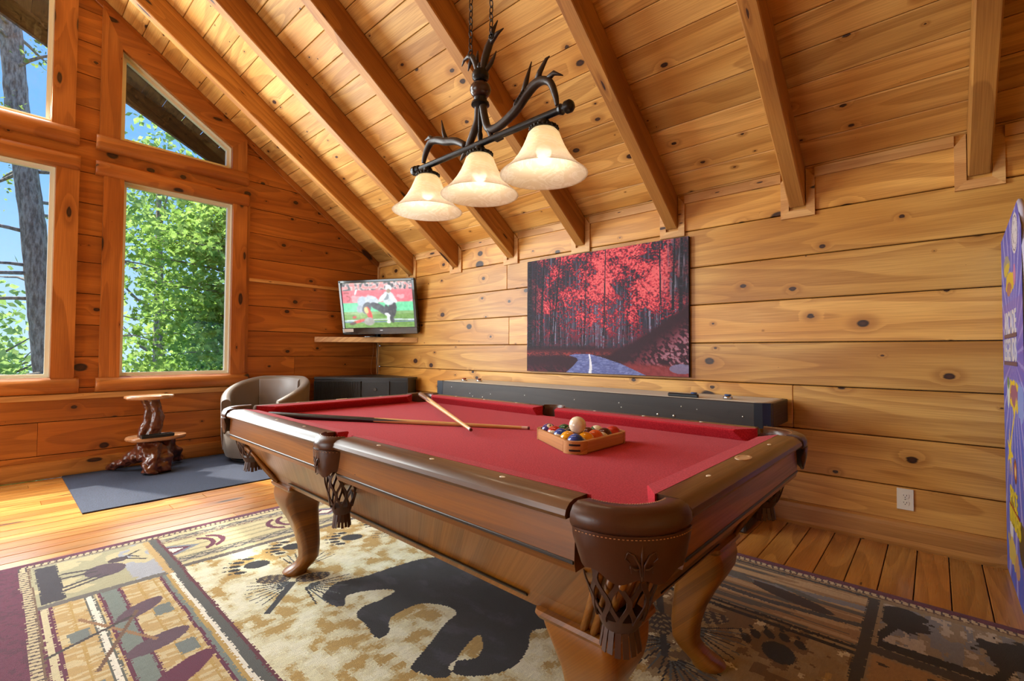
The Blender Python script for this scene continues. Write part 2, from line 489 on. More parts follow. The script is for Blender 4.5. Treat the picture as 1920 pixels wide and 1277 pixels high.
# ends of the room outside the frame: a patio door made up for the fill lamp on the left, a plain gable behind the camera
GY0, GY1, GZ1 = -3.55, -.45, 2.12
wl = MB()
for ya, yb_, za, zb in ((YB, GY0, 0, CZ), (GY1, 0, 0, CZ), (GY0, GY1, GZ1, CZ)):
    wl.box((XL-.04, (ya+yb_)/2, (za+zb)/2), (.08, yb_-ya, zb-za))
o = wl.build('wall_left', PINE_WALL); tag(o, 'pine wall with an added glazed door on the far left of the room', 'wall', kind='structure')
dr_ = empty('added_door_1', (XL, 0, 0)); tag(dr_, 'wide glazed door added behind the fill light in the far left wall', 'door', kind='structure')
np_ = 3; wd = (GY1-GY0)/np_
for k in range(np_):
    yc = GY0+wd*(k+.5)
    for c, d in (((-.04, yc, .06), (.05, wd-.01, .12)), ((-.04, yc, GZ1-.05), (.05, wd-.01, .10)), ((-.04, yc-wd/2+.045, GZ1/2), (.05, .08, GZ1)), ((-.04, yc+wd/2-.045, GZ1/2), (.05, .08, GZ1))):
        MB().cbox(c, d, .004).build('sash_rail', VINYL, dr_)
    MB().box((-.04, yc, GZ1/2), (.008, wd-.15, GZ1-.2)).build('pane', GLASS, dr_)
vs = [(XL, YB, 0), (0, YB, 0), (0, YB, CZ), (RIDGE, YB, ceil_z(RIDGE)), (XL, YB, CZ)]
o = MB().add(vs, [tuple(range(5))]).build('wall_front', PINE_WALL); tag(o, 'pine gable wall behind the camera', 'wall', kind='structure')

# ------------------------------------------------------------------ ceiling: planks along world Y on the slope
SLEN = -RIDGE/math.cos(TH)
def slope_pt(s_, off=0.0):   # s_ up the slope from the knee wall, off along the outward normal
    return (-s_*math.cos(TH) + off*math.sin(TH), s_*math.sin(TH) + CZ + off*math.cos(TH))
def sheet(x0, z0, x1, z1, o): return [(x0, 0.1, z0+o), (x1, 0.1, z1+o), (x1, YB, z1+o), (x0, YB, z0+o)]
cm = MB()
for side in (0, 1):
    f = (lambda x: x) if side == 0 else (lambda x: XL-x)
    P = [(.06, CZ-SL*.06), (RIDGE, ceil_z(RIDGE))]
    vs = [(f(P[0][0]), 0.1, P[0][1]+.03), (f(P[1][0]), .1, P[1][1]+.03), (f(P[1][0]), YB, P[1][1]+.03), (f(P[0][0]), YB, P[0][1]+.03)]
    vs += [(a, b, c+.06) for a, b, c in vs]
    cm.add(vs, [(0, 1, 2, 3), (7, 6, 5, 4), (0, 4, 5, 1), (1, 5, 6, 2), (2, 6, 7, 3), (3, 7, 4, 0)])
ceiling = cm.build('ceiling', GAP)
tag(ceiling, 'sloping knotty pine plank ceiling on exposed rafters', 'ceiling', kind='structure')
RAFT_Y = [-.735 - .8275*k for k in range(8)]
rot_c = Matrix(((0, -math.cos(TH), math.sin(TH)), (1, 0, 0), (0, math.sin(TH), math.cos(TH))))  # local X->world Y, local Y->up slope, Z->normal
rot_ce = rot_c.to_euler()
s0 = .0205-.1825; kk = 0
while s0 < SLEN-.03:
    s1 = min(s0+.1825, SLEN)
    a_ = max(s0, .0)
    cuts = sorted(set([0.02, YB] + rr.sample(RAFT_Y, 2)), reverse=True)
    for ya, yb_ in zip(cuts[:-1], cuts[1:]):
        x, z = slope_pt((a_+s1)/2, .012+rr.uniform(-.0008, .0008))
        plank('plank', ceiling, PINE_CEIL, ya-yb_-.001, s1-a_-.0034, .024, (x, (ya+yb_)/2, z), rot_ce, .0042)
    s0 += .1825; kk += 1
mo = MB()
xx0, zz0 = XL, CZ
mo.add([(XL, .0, CZ+.0), (RIDGE, .0, ceil_z(RIDGE)), (RIDGE, YB, ceil_z(RIDGE)), (XL, YB, CZ)], [(0, 1, 2, 3)]).build('plank_slope', PINE_CEIL, ceiling)
# rafters
rot_r = Matrix(((-math.cos(TH), 0, math.sin(TH)), (0, -1, 0), (math.sin(TH), 0, math.cos(TH)))).to_euler()  # local X up the slope
RD, RW = .206, .088
for yk in RAFT_Y:
    L = SLEN+.10
    x, z = slope_pt(L/2-.12, -RD/2)
    MB().cbox((0, 0, 0), (L, RW, RD), .006).build('rafter', PINE_RAFTER, ceiling, loc=(x, yk, z), rot=rot_r)
ridge = MB().cbox((0, 0, 0), (-YB, .09, .30), .006).build('ridge_beam', PINE_RAFTER, ceiling, loc=(RIDGE, YB/2, ceil_z(RIDGE)-.10), rot=(0, 0, R(90)))
# mitred pine trim framing each rafter end on the knee wall
def wallprism(poly, name, parent, mat=PINE_TRIM, t=.018):
    cy = sum(p[0] for p in poly)/len(poly); cz = sum(p[1] for p in poly)/len(poly)
    q = [(a-cy, b-cz) for a, b in poly]
    return MB().prism(q, -t, 0.002, lambda a, b, h: (a, -h, b)).build(name, mat, parent, loc=(0, cy, cz), rot=(0, 0, R(90)))
for k, yk in enumerate(RAFT_Y):
    w, t, zb = RW/2+.004, .047, 1.997
    ya, yb_ = yk-w, yk+w
    wallprism([(ya-t, zb-t), (yb_+t, zb-t), (yb_, zb), (ya, zb)], 'rafter_trim', ceiling)
    for s_ in (-1, 1):
        e0 = yk+s_*w; e1 = yk+s_*(w+t)
        ztop = 2.19
        wallprism([(e1, zb-t), (e0, zb), (e0, ztop+.06), (e1, ztop)], 'rafter_trim', ceiling)
    nxt = RAFT_Y[k+1] if k+1 < len(RAFT_Y) else YB
    a, b = nxt+w+t, ya-t
    wallprism([(a, 2.19), (b, 2.19), (b, 2.25), (a, 2.25)], 'wall_trim', ceiling)
wallprism([(RAFT_Y[0]+RW/2+.051, 2.19), (-.02, 2.19), (-.02, 2.25), (RAFT_Y[0]+RW/2+.051, 2.25)], 'wall_trim', ceiling)

# ------------------------------------------------------------------ baseboards and trims
def baseb(name, L, loc, rz, label):
    prof = [(0, 0), (-.030, 0), (-.034, .02), (-.034, .11), (-.028, .132), (-.016, .142), (0, .143)]
    m = MB().prism(prof, -L/2, L/2, lambda a, b, h: (h, a, b))
    o = m.build(name, PINE_BASE, loc=loc, rot=(0, 0, rz)); tag(o, label, 'baseboard', kind='structure'); return o
baseb('baseboard_right', -YB, (0, YB/2, 0), R(90+180), 'rounded pine baseboard along the low right wall')
baseb('baseboard_back', -XL, (XL/2, 0, 0), 0, 'rounded pine baseboard along the gable wall')
def xtrim(name, x0, x1, z0, z1, t, label, mat=PINE_TRIM, y=0):
    o = MB().cbox((0, 0, 0), (x1-x0, t, z1-z0), .004).build(name, mat, loc=((x0+x1)/2, y-t/2, (z0+z1)/2)); tag(o, label, 'trim', kind='structure'); return o
xtrim('trim_1', -1.604, -.02, 1.826, 1.862, .022, 'thin pine strip across the gable boards beside the television')
xtrim('trim_2', -4.96, -1.60, .648, .697, .03, 'flat pine strip under the window sills')
tc_ = MB().prism([(0, 0), (-.026, 0), (-.022, -.014), (-.014, -.022), (0, -.026)], -1.11, 1.11, lambda a, b, h: (h, a, b))
o = tc_.build('trim_3', PINE_TRIM, loc=(0, 0, 1.11), rot=(0, R(-90), 0)); o.rotation_euler = Matrix(((0, 1, 0), (0, 0, 1), (1, 0, 0))).to_euler(); tag(o, 'quarter-round trim in the corner behind the television', 'trim', kind='structure')
# trim under the ceiling slope on the gable
for side, nm in ((0, 'trim_4'), (1, 'trim_5')):
    L = SLEN
    m = MB().cbox((0, 0, 0), (L, .026, .062), .003)
    x, z = slope_pt(L/2, -.033)
    if side: x = XL-x
    a = TH if side == 0 else -TH
    o = m.build(nm, PINE_LOG, loc=(x, -.013, z), rot=(0, a, 0))
    tag(o, ('pine strip along the sloping ceiling edge of the gable', 'pine strip along the far slope of the gable')[side], 'trim', kind='structure')

# ------------------------------------------------------------------ windows
def half_log(x0, x1, z0, z1, parent, name):
    h = (z1-z0); L = x1-x0
    secs = []
    for t, k in ((-.5, .80), (-.5+.010/L, .93), (-.5+.03/L, 1.0), (.5-.03/L, 1.0), (.5-.010/L, .93), (.5, .80)):
        sec = []
        for a in range(9):
            ang = -math.pi/2 + math.pi*a/8
            sec.append((t*L, -.012-.058*k*max(0, math.cos(ang))**.65, math.sin(ang)*h/2*(.86+.14*k)))
        sec = [(t*L, 0.004, -h/2)] + sec + [(t*L, 0.004, h/2)]
        secs.append(sec)
    return MB().loft(secs).build(name, PINE_LOG, parent, smooth=True, angle=40, loc=((x0+x1)/2, 0, (z0+z1)/2))
def casing(poly, parent, t=.036, vertical=True, name='casing', mat=PINE_LOG):
    cx = sum(p[0] for p in poly)/len(poly); cz = sum(p[1] for p in poly)/len(poly)
    if vertical:   # grain runs up: local X = world Z
        q = [(b-cz, -(a-cx)) for a, b in poly]
        m = MB().prism(q, -t, .004, lambda a, b, h: (a, h, b))
        return m.build(name, mat, parent, loc=(cx, 0, cz), rot=(0, R(-90), 0))
    q = [(a-cx, b-cz) for a, b in poly]
    return MB().prism(q, -t, .004, lambda a, b, h: (a, h, b)).build(name, mat, parent, loc=(cx, 0, cz))
def inset(poly, d):
    n = len(poly); out = []
    for i in range(n):
        p0, p1, p2 = Vector(poly[i-1]), Vector(poly[i]), Vector(poly[(i+1) % n])
        e1 = (p1-p0).normalized(); e2 = (p2-p1).normalized()
        n1 = Vector((-e1.y, e1.x)); n2 = Vector((-e2.y, e2.x))
        b = (n1+n2).normalized(); k = d/max(.25, b.dot(n1)); out.append(tuple(p1+b*k))
    return out
def window(name, key, label):
    poly = WIN[key]
    w = empty(name, (0, 0, 0)); tag(w, label, 'window', kind='structure')
    # jamb lining and vinyl frame
    for nm, a, b, y0, y1, mt in (('jamb', -.002, .010, .004, .10, VINYL), ('frame', .010, .036, .050, .095, VINYL)):
        o_, i_ = inset(poly, a), inset(poly, b); n = len(poly); m = MB()
        for i in range(n):
            j = (i+1) % n
            q = [o_[i], o_[j], i_[j], i_[i]]
            m.prism(q, y0, y1, lambda a, b, h: (a, h, b))
        m.build(nm, mt, w)
    g = inset(poly, .030)
    MB().prism(g, .072, .078, lambda a, b, h: (a, h, b)).build('pane', GLASS, w)
    return w
w4 = window('window_4', 'w4', 'tall pine-framed window full of green leaves beside the grey chair')
casing([(-2.815, .80), (-2.674, .80), (-2.674, 2.66), (-2.815, 2.66)], w4)
casing([(-1.776, .80), (-1.640, .80), (-1.640, 2.66), (-1.776, 2.66)], w4)
casing([(-1.640, .80), (-1.606, .80), (-1.606, 2.66), (-1.640, 2.66)], w4, t=.016)
half_log(-2.873, -1.627, 2.622, 2.757, w4, 'header_log'); half_log(-2.835, -1.600, .700, .834, w4, 'sill_log')
w2 = window('window_2', 'w2', 'four-sided gable window with its top cut along the roof slope')
casing([(-2.853, 2.96), (-2.709, 2.96), (-2.709, 3.838), (-2.853, 4.165)], w2)
casing([(-1.794, 2.96), (-1.653, 2.96), (-1.653, 3.345), (-1.794, 3.225)], w2)
casing([(-2.709, 3.826), (-1.786, 3.215), (-1.653, 3.345), (-2.853, 4.165)], w2, vertical=False, t=.034)
half_log(-2.873, -1.633, 2.852, 2.99, w2, 'sill_log')
w3 = window('window_3', 'w3', 'wide pine-framed window with the grey tree trunk outside')
casing([(-3.122, .80), (-2.976, .80), (-2.976, 2.66), (-3.122, 2.66)], w3)
casing([(-5.10, .80), (-4.95, .80), (-4.95, 2.66), (-5.10, 2.66)], w3)
half_log(-5.11, -2.972, 2.618, 2.757, w3, 'header_log'); half_log(-5.11, -2.944, .700, .834, w3, 'sill_log')
w1 = window('window_1', 'w1', 'upper gable window above the wide one, trunk and blue sky outside')
casing([(-3.158, 2.96), (-3.013, 2.96), (-3.013, 4.27), (-3.158, 4.14)], w1)
casing([(-5.067, 2.96), (-4.922, 2.96), (-4.922, 4.14), (-5.067, 4.27)], w1)
casing([(-4.04, 4.71), (-3.158, 4.125), (-3.013, 4.27), (-4.04, 4.97)], w1, vertical=False)
casing([(-5.067, 4.27), (-4.922, 4.125), (-4.04, 4.71), (-4.04, 4.97)], w1, vertical=False)
half_log(-5.11, -2.983, 2.842, 2.988, w1, 'sill_log')

# ------------------------------------------------------------------ roof overhang outside the gable
ov = empty('roof_overhang', (0, 0, 0)); tag(ov, 'dark weathered roof overhang seen through the gable windows', 'roof', kind='structure')
def eave_y(x): return .10+.375*max(0.0, -x)          # the roof runs out to a prow at the ridge
for side in (0, 1):
    f = (lambda x: x) if side == 0 else (lambda x: XL-x)
    rm = rot_c if side == 0 else Matrix(((0, math.cos(TH), -math.sin(TH)), (-1, 0, 0), (0, math.sin(TH), math.cos(TH))))
    for k in range(26):
        s_a = .0+.21*k; s_b = min(s_a+.208, SLEN)
        if s_a > SLEN-.02: break
        (xa, za), (xb, zb) = slope_pt(s_a, .055), slope_pt(s_b, .055)
        Lo = eave_y((xa+xb)/2)-.02
        MB().box((0, 0, 0), (Lo, s_b-s_a-.003, .02)).build('soffit_board', SOFFIT, ov, loc=(f((xa+xb)/2), .10+Lo/2, (za+zb)/2), rot=rm.to_euler())
    secs = []
    for sx in (0.0, SLEN):
        (xa, za), (xb, zb) = slope_pt(sx, .06), slope_pt(sx, -.15)
        yy = eave_y(xa)+.06
        secs.append([(f(xa), yy, za), (f(xa), yy+.05, za), (f(xb), yy+.05, zb), (f(xb), yy, zb)])
    mid = Vector(secs[0][0]).lerp(Vector(secs[1][0]), .5); d = (Vector(secs[1][0])-Vector(secs[0][0])).normalized()
    q = d.to_track_quat('X', 'Z').to_matrix()
    secs = [[tuple(q.transposed() @ (Vector(p)-mid)) for p in sec] for sec in secs]
    MB().loft(secs).build('barge_board', SOFFIT, ov, loc=mid, rot=q.to_euler())
# ------------------------------------------------------------------ pool table
WALNUT = wood('table_walnut', srgb(160, 100, 24), srgb(130, 76, 16), srgb(84, 46, 9), rough=.30, knots=.05, tint=.05, ring=5, coat=.18, ksize=.03)
RAILWOOD = wood('table_rail', srgb(112, 72, 32), srgb(90, 54, 23), srgb(54, 31, 13), rough=.34, knots=.04, tint=.06, ring=5, coat=.22, ksize=.02)
INLAY = plain('black_inlay', srgb(24, 22, 22), .35)
LEATHER = plain('brown_leather', srgb(80, 47, 32), .34, vary=.25, scale=40, bump=.15)
NETLEATHER = plain('net_leather', srgb(74, 47, 38), .5, vary=.2, scale=40)
PEARL = plain('pearl_sight', srgb(232, 224, 206), .3)
STITCH = plain('stitching', srgb(190, 140, 96), .6)
def felt_mat(name, col):
    n = NT(name); co = n.coord()
    sp = n.noise(co, 230, 2, .7); big = n.noise(co, 5, 2)
    c = n.mix(n.smooth(sp, .35, .75), tuple(x*.80 for x in col[:3])+(1,), tuple(min(1, x*1.22+.014) for x in col[:3])+(1,))
    c = n.mix(n.math('MULTIPLY', big, .10), c, (.45, .05, .07, 1))
    return n.principled(c, .92, 0, n.bump(sp, .25, .002), Specular_IOR_Level=.15, Sheen_Weight=.10, Sheen_Roughness=.4, Sheen_Tint=(1, .75, .78, 1))
FELT = felt_mat('red_felt', srgb(180, 30, 46))

pt = empty('pool_table', (-2.1213, -4.0744, 0.0), -.0093)
tag(pt, 'wooden pool table with red felt, leather net pockets and curved legs', 'pool table')
NX, NY = .495, .99; BED = .757; RT = .801
def sgn_loft(secs, name, mat, parent=pt, smooth=False): return MB().loft(secs).build(name, mat, parent, smooth, 40 if smooth else None)
# slate bed with pocket cut-outs
def bed_poly():
    cx, cy, r = .525, 1.02, .066
    pts = []
    def arc(x, y, r, a0, a1, n=8):
        for k in range(n+1):
            a = R(a0+(a1-a0)*k/n); pts.append((x+r*math.cos(a), y+r*math.sin(a)))
    W_, H_ = .548, 1.043
    # walk counter-clockwise from the right side middle
    arc(.60, 0, .066, 235, 125, 8)
    pts.append((W_, cy-r*1.05)); arc(cx, cy, r, 290, 160); pts.append((cx-r*1.05, H_))
    pts.append((-cx+r*1.05, H_)); arc(-cx, cy, r, 20, -110); pts.append((-W_, cy-r*1.05))
    arc(-.60, 0, .066, 55, -55, 8)
    pts.append((-W_, -cy+r*1.05)); arc(-cx, -cy, r, 110, -20); pts.append((-cx+r*1.05, -H_))
    pts.append((cx-r*1.05, -H_)); arc(cx, -cy, r, 200, 70); pts.append((W_, -cy+r*1.05))
    return pts
bp = bed_poly()
bm = bmesh.new()
vt = [bm.verts.new((a, b, BED)) for a, b in bp]; f = bm.faces.new(vt)
ex = bmesh.ops.extrude_face_region(bm, geom=[f]); bmesh.ops.translate(bm, vec=(0, 0, -.03), verts=[v for v in ex['geom'] if isinstance(v, bmesh.types.BMVert)])
bmesh.ops.recalc_face_normals(bm, faces=bm.faces); bmesh.ops.triangulate(bm, faces=[f for f in bm.faces if len(f.verts) > 4])
me = bpy.data.meshes.new('bed_cloth'); bm.to_mesh(me); bm.free(); me.materials.append(FELT); link('bed_cloth', me, pt)

def cushion(axis, side, a_n, b_n, a_b, b_b):
    """axis 'y' = runs along the long side; nose from a_n..b_n, back from a_b..b_b"""
    def P(off, t, z): return (side*off, t, z) if axis == 'y' else (t, side*off, z)
    N = NX if axis == 'y' else NY
    secs = []
    for tn, tb in ((a_n, a_b), (b_n, b_b)):
        secs.append([P(N, tn, .7925), P(N+.006, tn+(tb-tn)*.1, .7975), P(N+.052, tb, .802), P(N+.052, tb, BED-.004), P(N+.022, tn+(tb-tn)*.5, BED-.004), P(N+.003, tn, .785)])
    return MB().loft(secs).build('cushion', FELT, pt)
for s_ in (-1, 1):
    cushion('y', s_, -.885, -.068, -.955, -.045); cushion('y', s_, .068, .885, .045, .955)
    cushion('x', s_, -.388, .388, -.46, .46)
# rails, aprons
def rail(axis, side, a, b):
    N = NX if axis == 'y' else NY
    # local X runs along the rail so that the grain follows it
    prof = [(N+.052, .8015), (N+.096, .8015), (N+.110, .797), (N+.121, .787), (N+.124, .777), (N+.121, .770), (N+.05, .770)]
    L = b-a; m = MB().prism([(p, z) for p, z in prof], -L/2, L/2, lambda p, z, h: (h, p, z))
    rz = R(90) if (axis == 'y' and side < 0) else R(-90) if axis == 'y' else (0 if side > 0 else R(180))
    c = (a+b)/2
    return m.build('rail', RAILWOOD, pt, True, 25, loc=(0, c, 0) if axis == 'y' else (c, 0, 0), rot=(0, 0, rz))
def oval(name, parent, x, y, z, rx, ry, mat, h=.0012):
    return MB().lathe([(1e-5, h), (.8, h), (1, h*.4), (1, -.002)], n=14).build(name, mat, parent, True, 40)
S_ = .2477
def sight(par, lx, ly, rx=.0085, ry=.0055):
    o = MB().lathe([(1e-5, .0011), (.85, .0011), (1, -.001)], n=14).build('sight', PEARL, par, loc=(lx, ly, .8015)); o.scale = (rx, ry, 1); return o
for s_ in (-1, 1):
    for a, b in ((-.945, -.062), (.062, .945)):
        r_ = rail('y', s_, a, b)
        for k in (1, 2, 3):
            yy = (k if a > 0 else -k)*S_
            lx = (yy-(a+b)/2)*(1 if s_ < 0 else -1)
            sight(r_, lx, NX+.077)
    r_ = rail('x', s_, -.452, .452)
    for k in (-1, 1): sight(r_, k*S_, NY+.077, .0085, .0055)
    md = MB().lathe([(1e-5, .0012), (.7, .0012), (.72, .002), (1, .0016), (1.02, -.001)], n=24).build('medallion', plain('medallion_wood', srgb(196, 160, 124), .35), r_, loc=(0, NY+.077, .8015)); md.scale = (.034, .019, 1)
def apron(axis, side, a, b):
    L = b-a; N = (NX if axis == 'y' else NY)+.105
    prof = [(N, .772), (N+.003, .69), (N-.001, .672), (N-.03, .672), (N-.03, .772)]
    m = MB().prism(prof, -L/2, L/2, lambda p, z, h: (h, p, z))
    rz = R(90) if (axis == 'y' and side < 0) else R(-90) if axis == 'y' else (0 if side > 0 else R(180))
    c = (a+b)/2
    o = m.build('apron', WALNUT, pt, loc=(0, c, 0) if axis == 'y' else (c, 0, 0), rot=(0, 0, rz))
    MB().cbox((0, N+.0025, .690), (L-.002, .006, .007), .0015).build('inlay_strip', INLAY, o)
    return o
for s_ in (-1, 1):
    apron('y', s_, -.955, -.058); apron('y', s_, .058, .955); apron('x', s_, -.455, .455)
# tapered cabinet
cab = []
for z, u, v in ((.715, .540, 1.030), (.668, .555, 1.045), (.50, .440, .935), (.452, .415, .915)):
    cab.append([(-u, -v, z), (u, -v, z), (u, v, z), (-u, v, z)])
sgn_loft(cab, 'cabinet', WALNUT)
def cabx(z):
    t = (z-.452)/(.668-.452); return .415+(.555-.415)*t, .915+(1.045-.915)*t
for s_ in (-1, 1):
    for side in ('y', 'x'):
        u0, v0 = cabx(.478); u1, v1 = cabx(.486)
        Lh = .70 if side == 'y' else .20
        if side == 'y': pts = [(s_*(u0+.004), -Lh, .478), (s_*(u0+.004), Lh, .478), (s_*(u1+.004), Lh, .485), (s_*(u1+.004), -Lh, .485)]
        else: pts = [(-Lh, s_*(v0+.004), .478), (Lh, s_*(v0+.004), .478), (Lh, s_*(v1+.004), .485), (-Lh, s_*(v1+.004), .485)]
        inn = [(p[0]*.985, p[1]*.995, p[2]) for p in pts]
        MB().loft([inn, pts]).build('inlay_strip', INLAY, pt)
    for t_ in (-1, 1):
        for dd in (.0, .024, .05):
            m = MB(); path = []
            for z in (.665, .458):
                u, v = cabx(z); path.append((s_*(u+.003), t_*(v-.014-dd), z))
            m.tube(path, .0085, 8); m.build('corner_moulding', WALNUT, pt, True)
        path = [(s_*(cabx(z)[0]-.03), t_*(cabx(z)[1]+.003), z) for z in (.665, .458)]
        MB().tube(path, .0085, 8).build('corner_moulding', WALNUT, pt, True)
# legs
def rsq(cx, cy, z, h, r=.35, n=4):
    pts = []
    rad = h*r
    for q, (sx, sy) in enumerate(((1, 1), (-1, 1), (-1, -1), (1, -1))):
        for k in range(n+1):
            a = math.pi/2*q + math.pi/2*k/n
            pts.append((cx+sx*(h-rad)+rad*math.cos(a), cy+sy*(h-rad)+rad*math.sin(a), z))
    return pts
LEGP = [(.435, .000, .098, .25), (.42, .004, .097, .25), (.395, .012, .092, .3), (.36, .016, .083, .35), (.32, .010, .071, .4), (.27, -.004, .059, .45), (.21, -.018, .049, .5),
        (.15, -.026, .043, .55), (.10, -.026, .040, .6), (.07, -.014, .041, .7), (.048, .004, .046, .8), (.032, .018, .052, .85), (.020, .024, .054, .9), (.0135, .022, .050, .9)]
for su in (-1, 1):
    for sv in (-1, 1):
        lx, ly = su*.322, sv*.822
        secs = [rsq(su*d*.75, sv*d*1.25, z, h, r_) for z, d, h, r_ in LEGP]
        leg = MB().loft(secs).build('leg', WALNUT, pt, True, 50, loc=(lx, ly, 0))
        cp = [rsq(0, 0, z, h, .15) for z, h in ((.432, .094), (.434, .104), (.444, .110), (.454, .108), (.459, .100))]
        MB().loft(cp).build('leg_cap', WALNUT, leg, True, 35)
# pockets
def pocket(cx, cy, rot, rin, rout, a0, a1, netr, corner=True):
    """local frame: outward direction is +X; built round the hole centre"""
    e = MB()
    prof = [(rin, .782), (rin+.002, .797), (rin+.010, .8045), (rout-.020, .8055), (rout-.007, .799), (rout, .786), (rout+.001, .772), (rout-.003, .763), (rin, .764)]
    e.lathe([(p, z) for p, z in prof] + [prof[0]], n=28, a0=R(a0), a1=R(a1), cap=True)
    p_ = e.build('pocket', LEATHER, pt, True, 50, loc=(cx, cy, 0), rot=(0, 0, rot))
    # stitch line
    st = MB(); n = 34 if corner else 18
    for k in range(n):
        a = R(a0+6+(a1-a0-12)*(k+.5)/n); r = rin+.014
        st.box((r*math.cos(a), r*math.sin(a), .806), (.0022, .0016, .0012), Matrix.Rotation(a, 3, 'Z'))
        r = rout+.0035
        st.box((r*math.cos(a), r*math.sin(a), .7605), (.0012, .0034, .0012), Matrix.Rotation(a, 3, 'Z'))
    so = st.build('stitching', STITCH, p_); so['kind'] = 'stuff'
    # liner down the hole
    MB().lathe([(rin, .785), (rin*.98, .735), (rin*.93, .69)], n=24, a0=R(a0-8), a1=R(a1+8)).build('liner', LEATHER, p_, True)
    # shield
    sh = MB(); secs = []; m_ = 36
    for k in range(m_+1):
        t = k/m_; a = R(a0+3+(a1-a0-6)*t); q = abs(2*t-1)
        zb = .683+.020*q**2+.006*math.cos(q*math.pi*3)+(.035*max(0, q-.86)/.14)
        rows = []
        for i in range(5):
            z = .765-(.765-zb)*i/4; rr_ = rout+.002-.010*(i/4)**2
            rows.append((rr_, z))
        ring_ = [(r*math.cos(a), r*math.sin(a), z) for r, z in rows] + [((r-.004)*math.cos(a), (r-.004)*math.sin(a), z) for r, z in rows[::-1]]
        secs.append(ring_)
    sh.loft(secs); sho = sh.build('leather_shield', LEATHER, p_, True, 40)
    em = MB(); am = R((a0+a1)/2); rr_ = rout+.001
    def onsh(u, z): a = am+u/rr_; return (rr_*math.cos(a), rr_*math.sin(a), z)
    sc = 1 if corner else .6
    for sg in (-1, 1):
        em.tube([onsh(sg*sc*x, .722+(y-.5)*.05*1) for x, y in ((.002, .05), (.004, .4), (.014, .75), (.024, .85), (.028, .62), (.020, .5))], [.0016, .0022, .002, .0018, .0014, .0008], 6)
        em.tube([onsh(sg*sc*x, .722+(y-.5)*.05) for x, y in ((.003, .3), (.012, .28), (.020, .40), (.018, .15))], [.0016, .0017, .0014, .0008], 6)
    em.tube([onsh(0, .692), onsh(0, .73), onsh(.001, .752)], [.0016, .0024, .0006], 6)
    em.build('embossed_flower', LEATHER, sho, True)
    # net of crossing leather strips
    nt_ = MB(); nn = 10 if corner else 9; zt, zb_ = .705, .567
    def prof_r(t): return netr*(1.0+.06*math.sin(math.pi*min(1, t*1.5)))*(1-.36*t**2.2)
    hw = .0068*netr/.071
    for dirn in (-1, 1):
        for k in range(nn):
            secs = []
            for i in range(25):
                t = i/24
                tri = abs(((t*1.5) % 1)*2-1); tri = tri*tri*(3-2*tri)
                a = 2*math.pi*(k+.5*dirn*tri)/nn + math.pi/nn
                r = prof_r(t)+.0008*dirn; z = zt+(zb_-zt)*t
                ca, sa = math.cos(a), math.sin(a); w = hw*(1.0-.35*t)
                secs.append([(r_*ca-q*w*sa, r_*sa+q*w*ca, z) for r_, q in ((r+.0014, -1), (r+.0014, 1), (r-.0014, 1), (r-.0014, -1))])
            nt_.loft(secs)
    nt_.lathe([(prof_r(0)+.003, .704), (prof_r(0)+.003, .692), (prof_r(0)-.003, .692), (prof_r(0)-.003, .704)], n=20)
    nt_.build('pocket_net', NETLEATHER, p_, True, 40)
    ts = MB(); ts.lathe([(.004, .572), (.045*netr/.07, .572), (.040*netr/.07, .556), (.033*netr/.07, .545), (.004, .545)], n=18)
    for k in range(16):
        a = 2*math.pi*k/16; r0_, r1_ = .033*netr/.07, .040*netr/.07
        x0, y0, x1, y1 = r0_*math.cos(a), r0_*math.sin(a), r1_*math.cos(a), r1_*math.sin(a)
        w = .0056*netr/.07; px, py = -math.sin(a)*w, math.cos(a)*w; ox, oy = math.cos(a)*.002, math.sin(a)*.002
        zb2 = .503+.006*((k*7) % 5)/5
        ts.add([(x0-px, y0-py, .548), (x0+px, y0+py, .548), (x1+px, y1+py, zb2), (x1-px, y1-py, zb2), (x0-px-ox, y0-py-oy, .548), (x0+px-ox, y0+py-oy, .548), (x1+px-ox, y1+py-oy, zb2), (x1-px-ox, y1-py-oy, zb2)],
               [(0, 1, 2, 3), (7, 6, 5, 4), (0, 4, 5, 1), (1, 5, 6, 2), (2, 6, 7, 3), (3, 7, 4, 0)])
    ts.build('tassel', NETLEATHER, p_, True, 30)
    return p_
for su in (-1, 1):
    for sv in (-1, 1):
        pocket(su*.49, sv*.985, math.atan2(sv, su), .075, .133, -57, 57, .071)
    pocket(su*.553, 0, 0 if su > 0 else math.pi, .058, .088, -68, 68, .052, False)

# ------------------------------------------------------------------ things on the table
TM = Matrix.Translation((-2.1213, -4.0744, 0)) @ Matrix.Rotation(-.0093, 4, 'Z')
def tpos(u, v, z): p = TM @ Vector((u, v, z)); return (p.x, p.y, p.z)
# rack
RACKW = wood('rack_maple', srgb(214, 160, 100), srgb(196, 136, 78), srgb(150, 96, 50), rough=.35, knots=.03, tint=.04, ksize=.02)
rk = empty('ball_rack', tpos(.044, -.521, BED), -.0093)
tag(rk, 'light wooden triangle rack with black corner clips around the pool balls', 'ball rack')
Bd = .0572; side_c = 4*Bd; rin = Bd/2+.0015; th = .013
verts_c = [Vector((-side_c/2, -side_c*math.sqrt(3)/6)), Vector((side_c/2, -side_c*math.sqrt(3)/6)), Vector((0, side_c*math.sqrt(3)/3))]
rcorner = rin+th
for i in range(3):
    a, b = verts_c[i], verts_c[(i+1) % 3]; d = (b-a).normalized(); nrm = Vector((d.y, -d.x)); L = (b-a).length
    mid = (a+b)/2+nrm*(rin+th/2)
    MB().cbox((0, 0, 0), (L, th, .040), .003).build('side_rail', RACKW, rk, loc=(mid.x, mid.y, .0205), rot=(0, 0, math.atan2(d.y, d.x)))
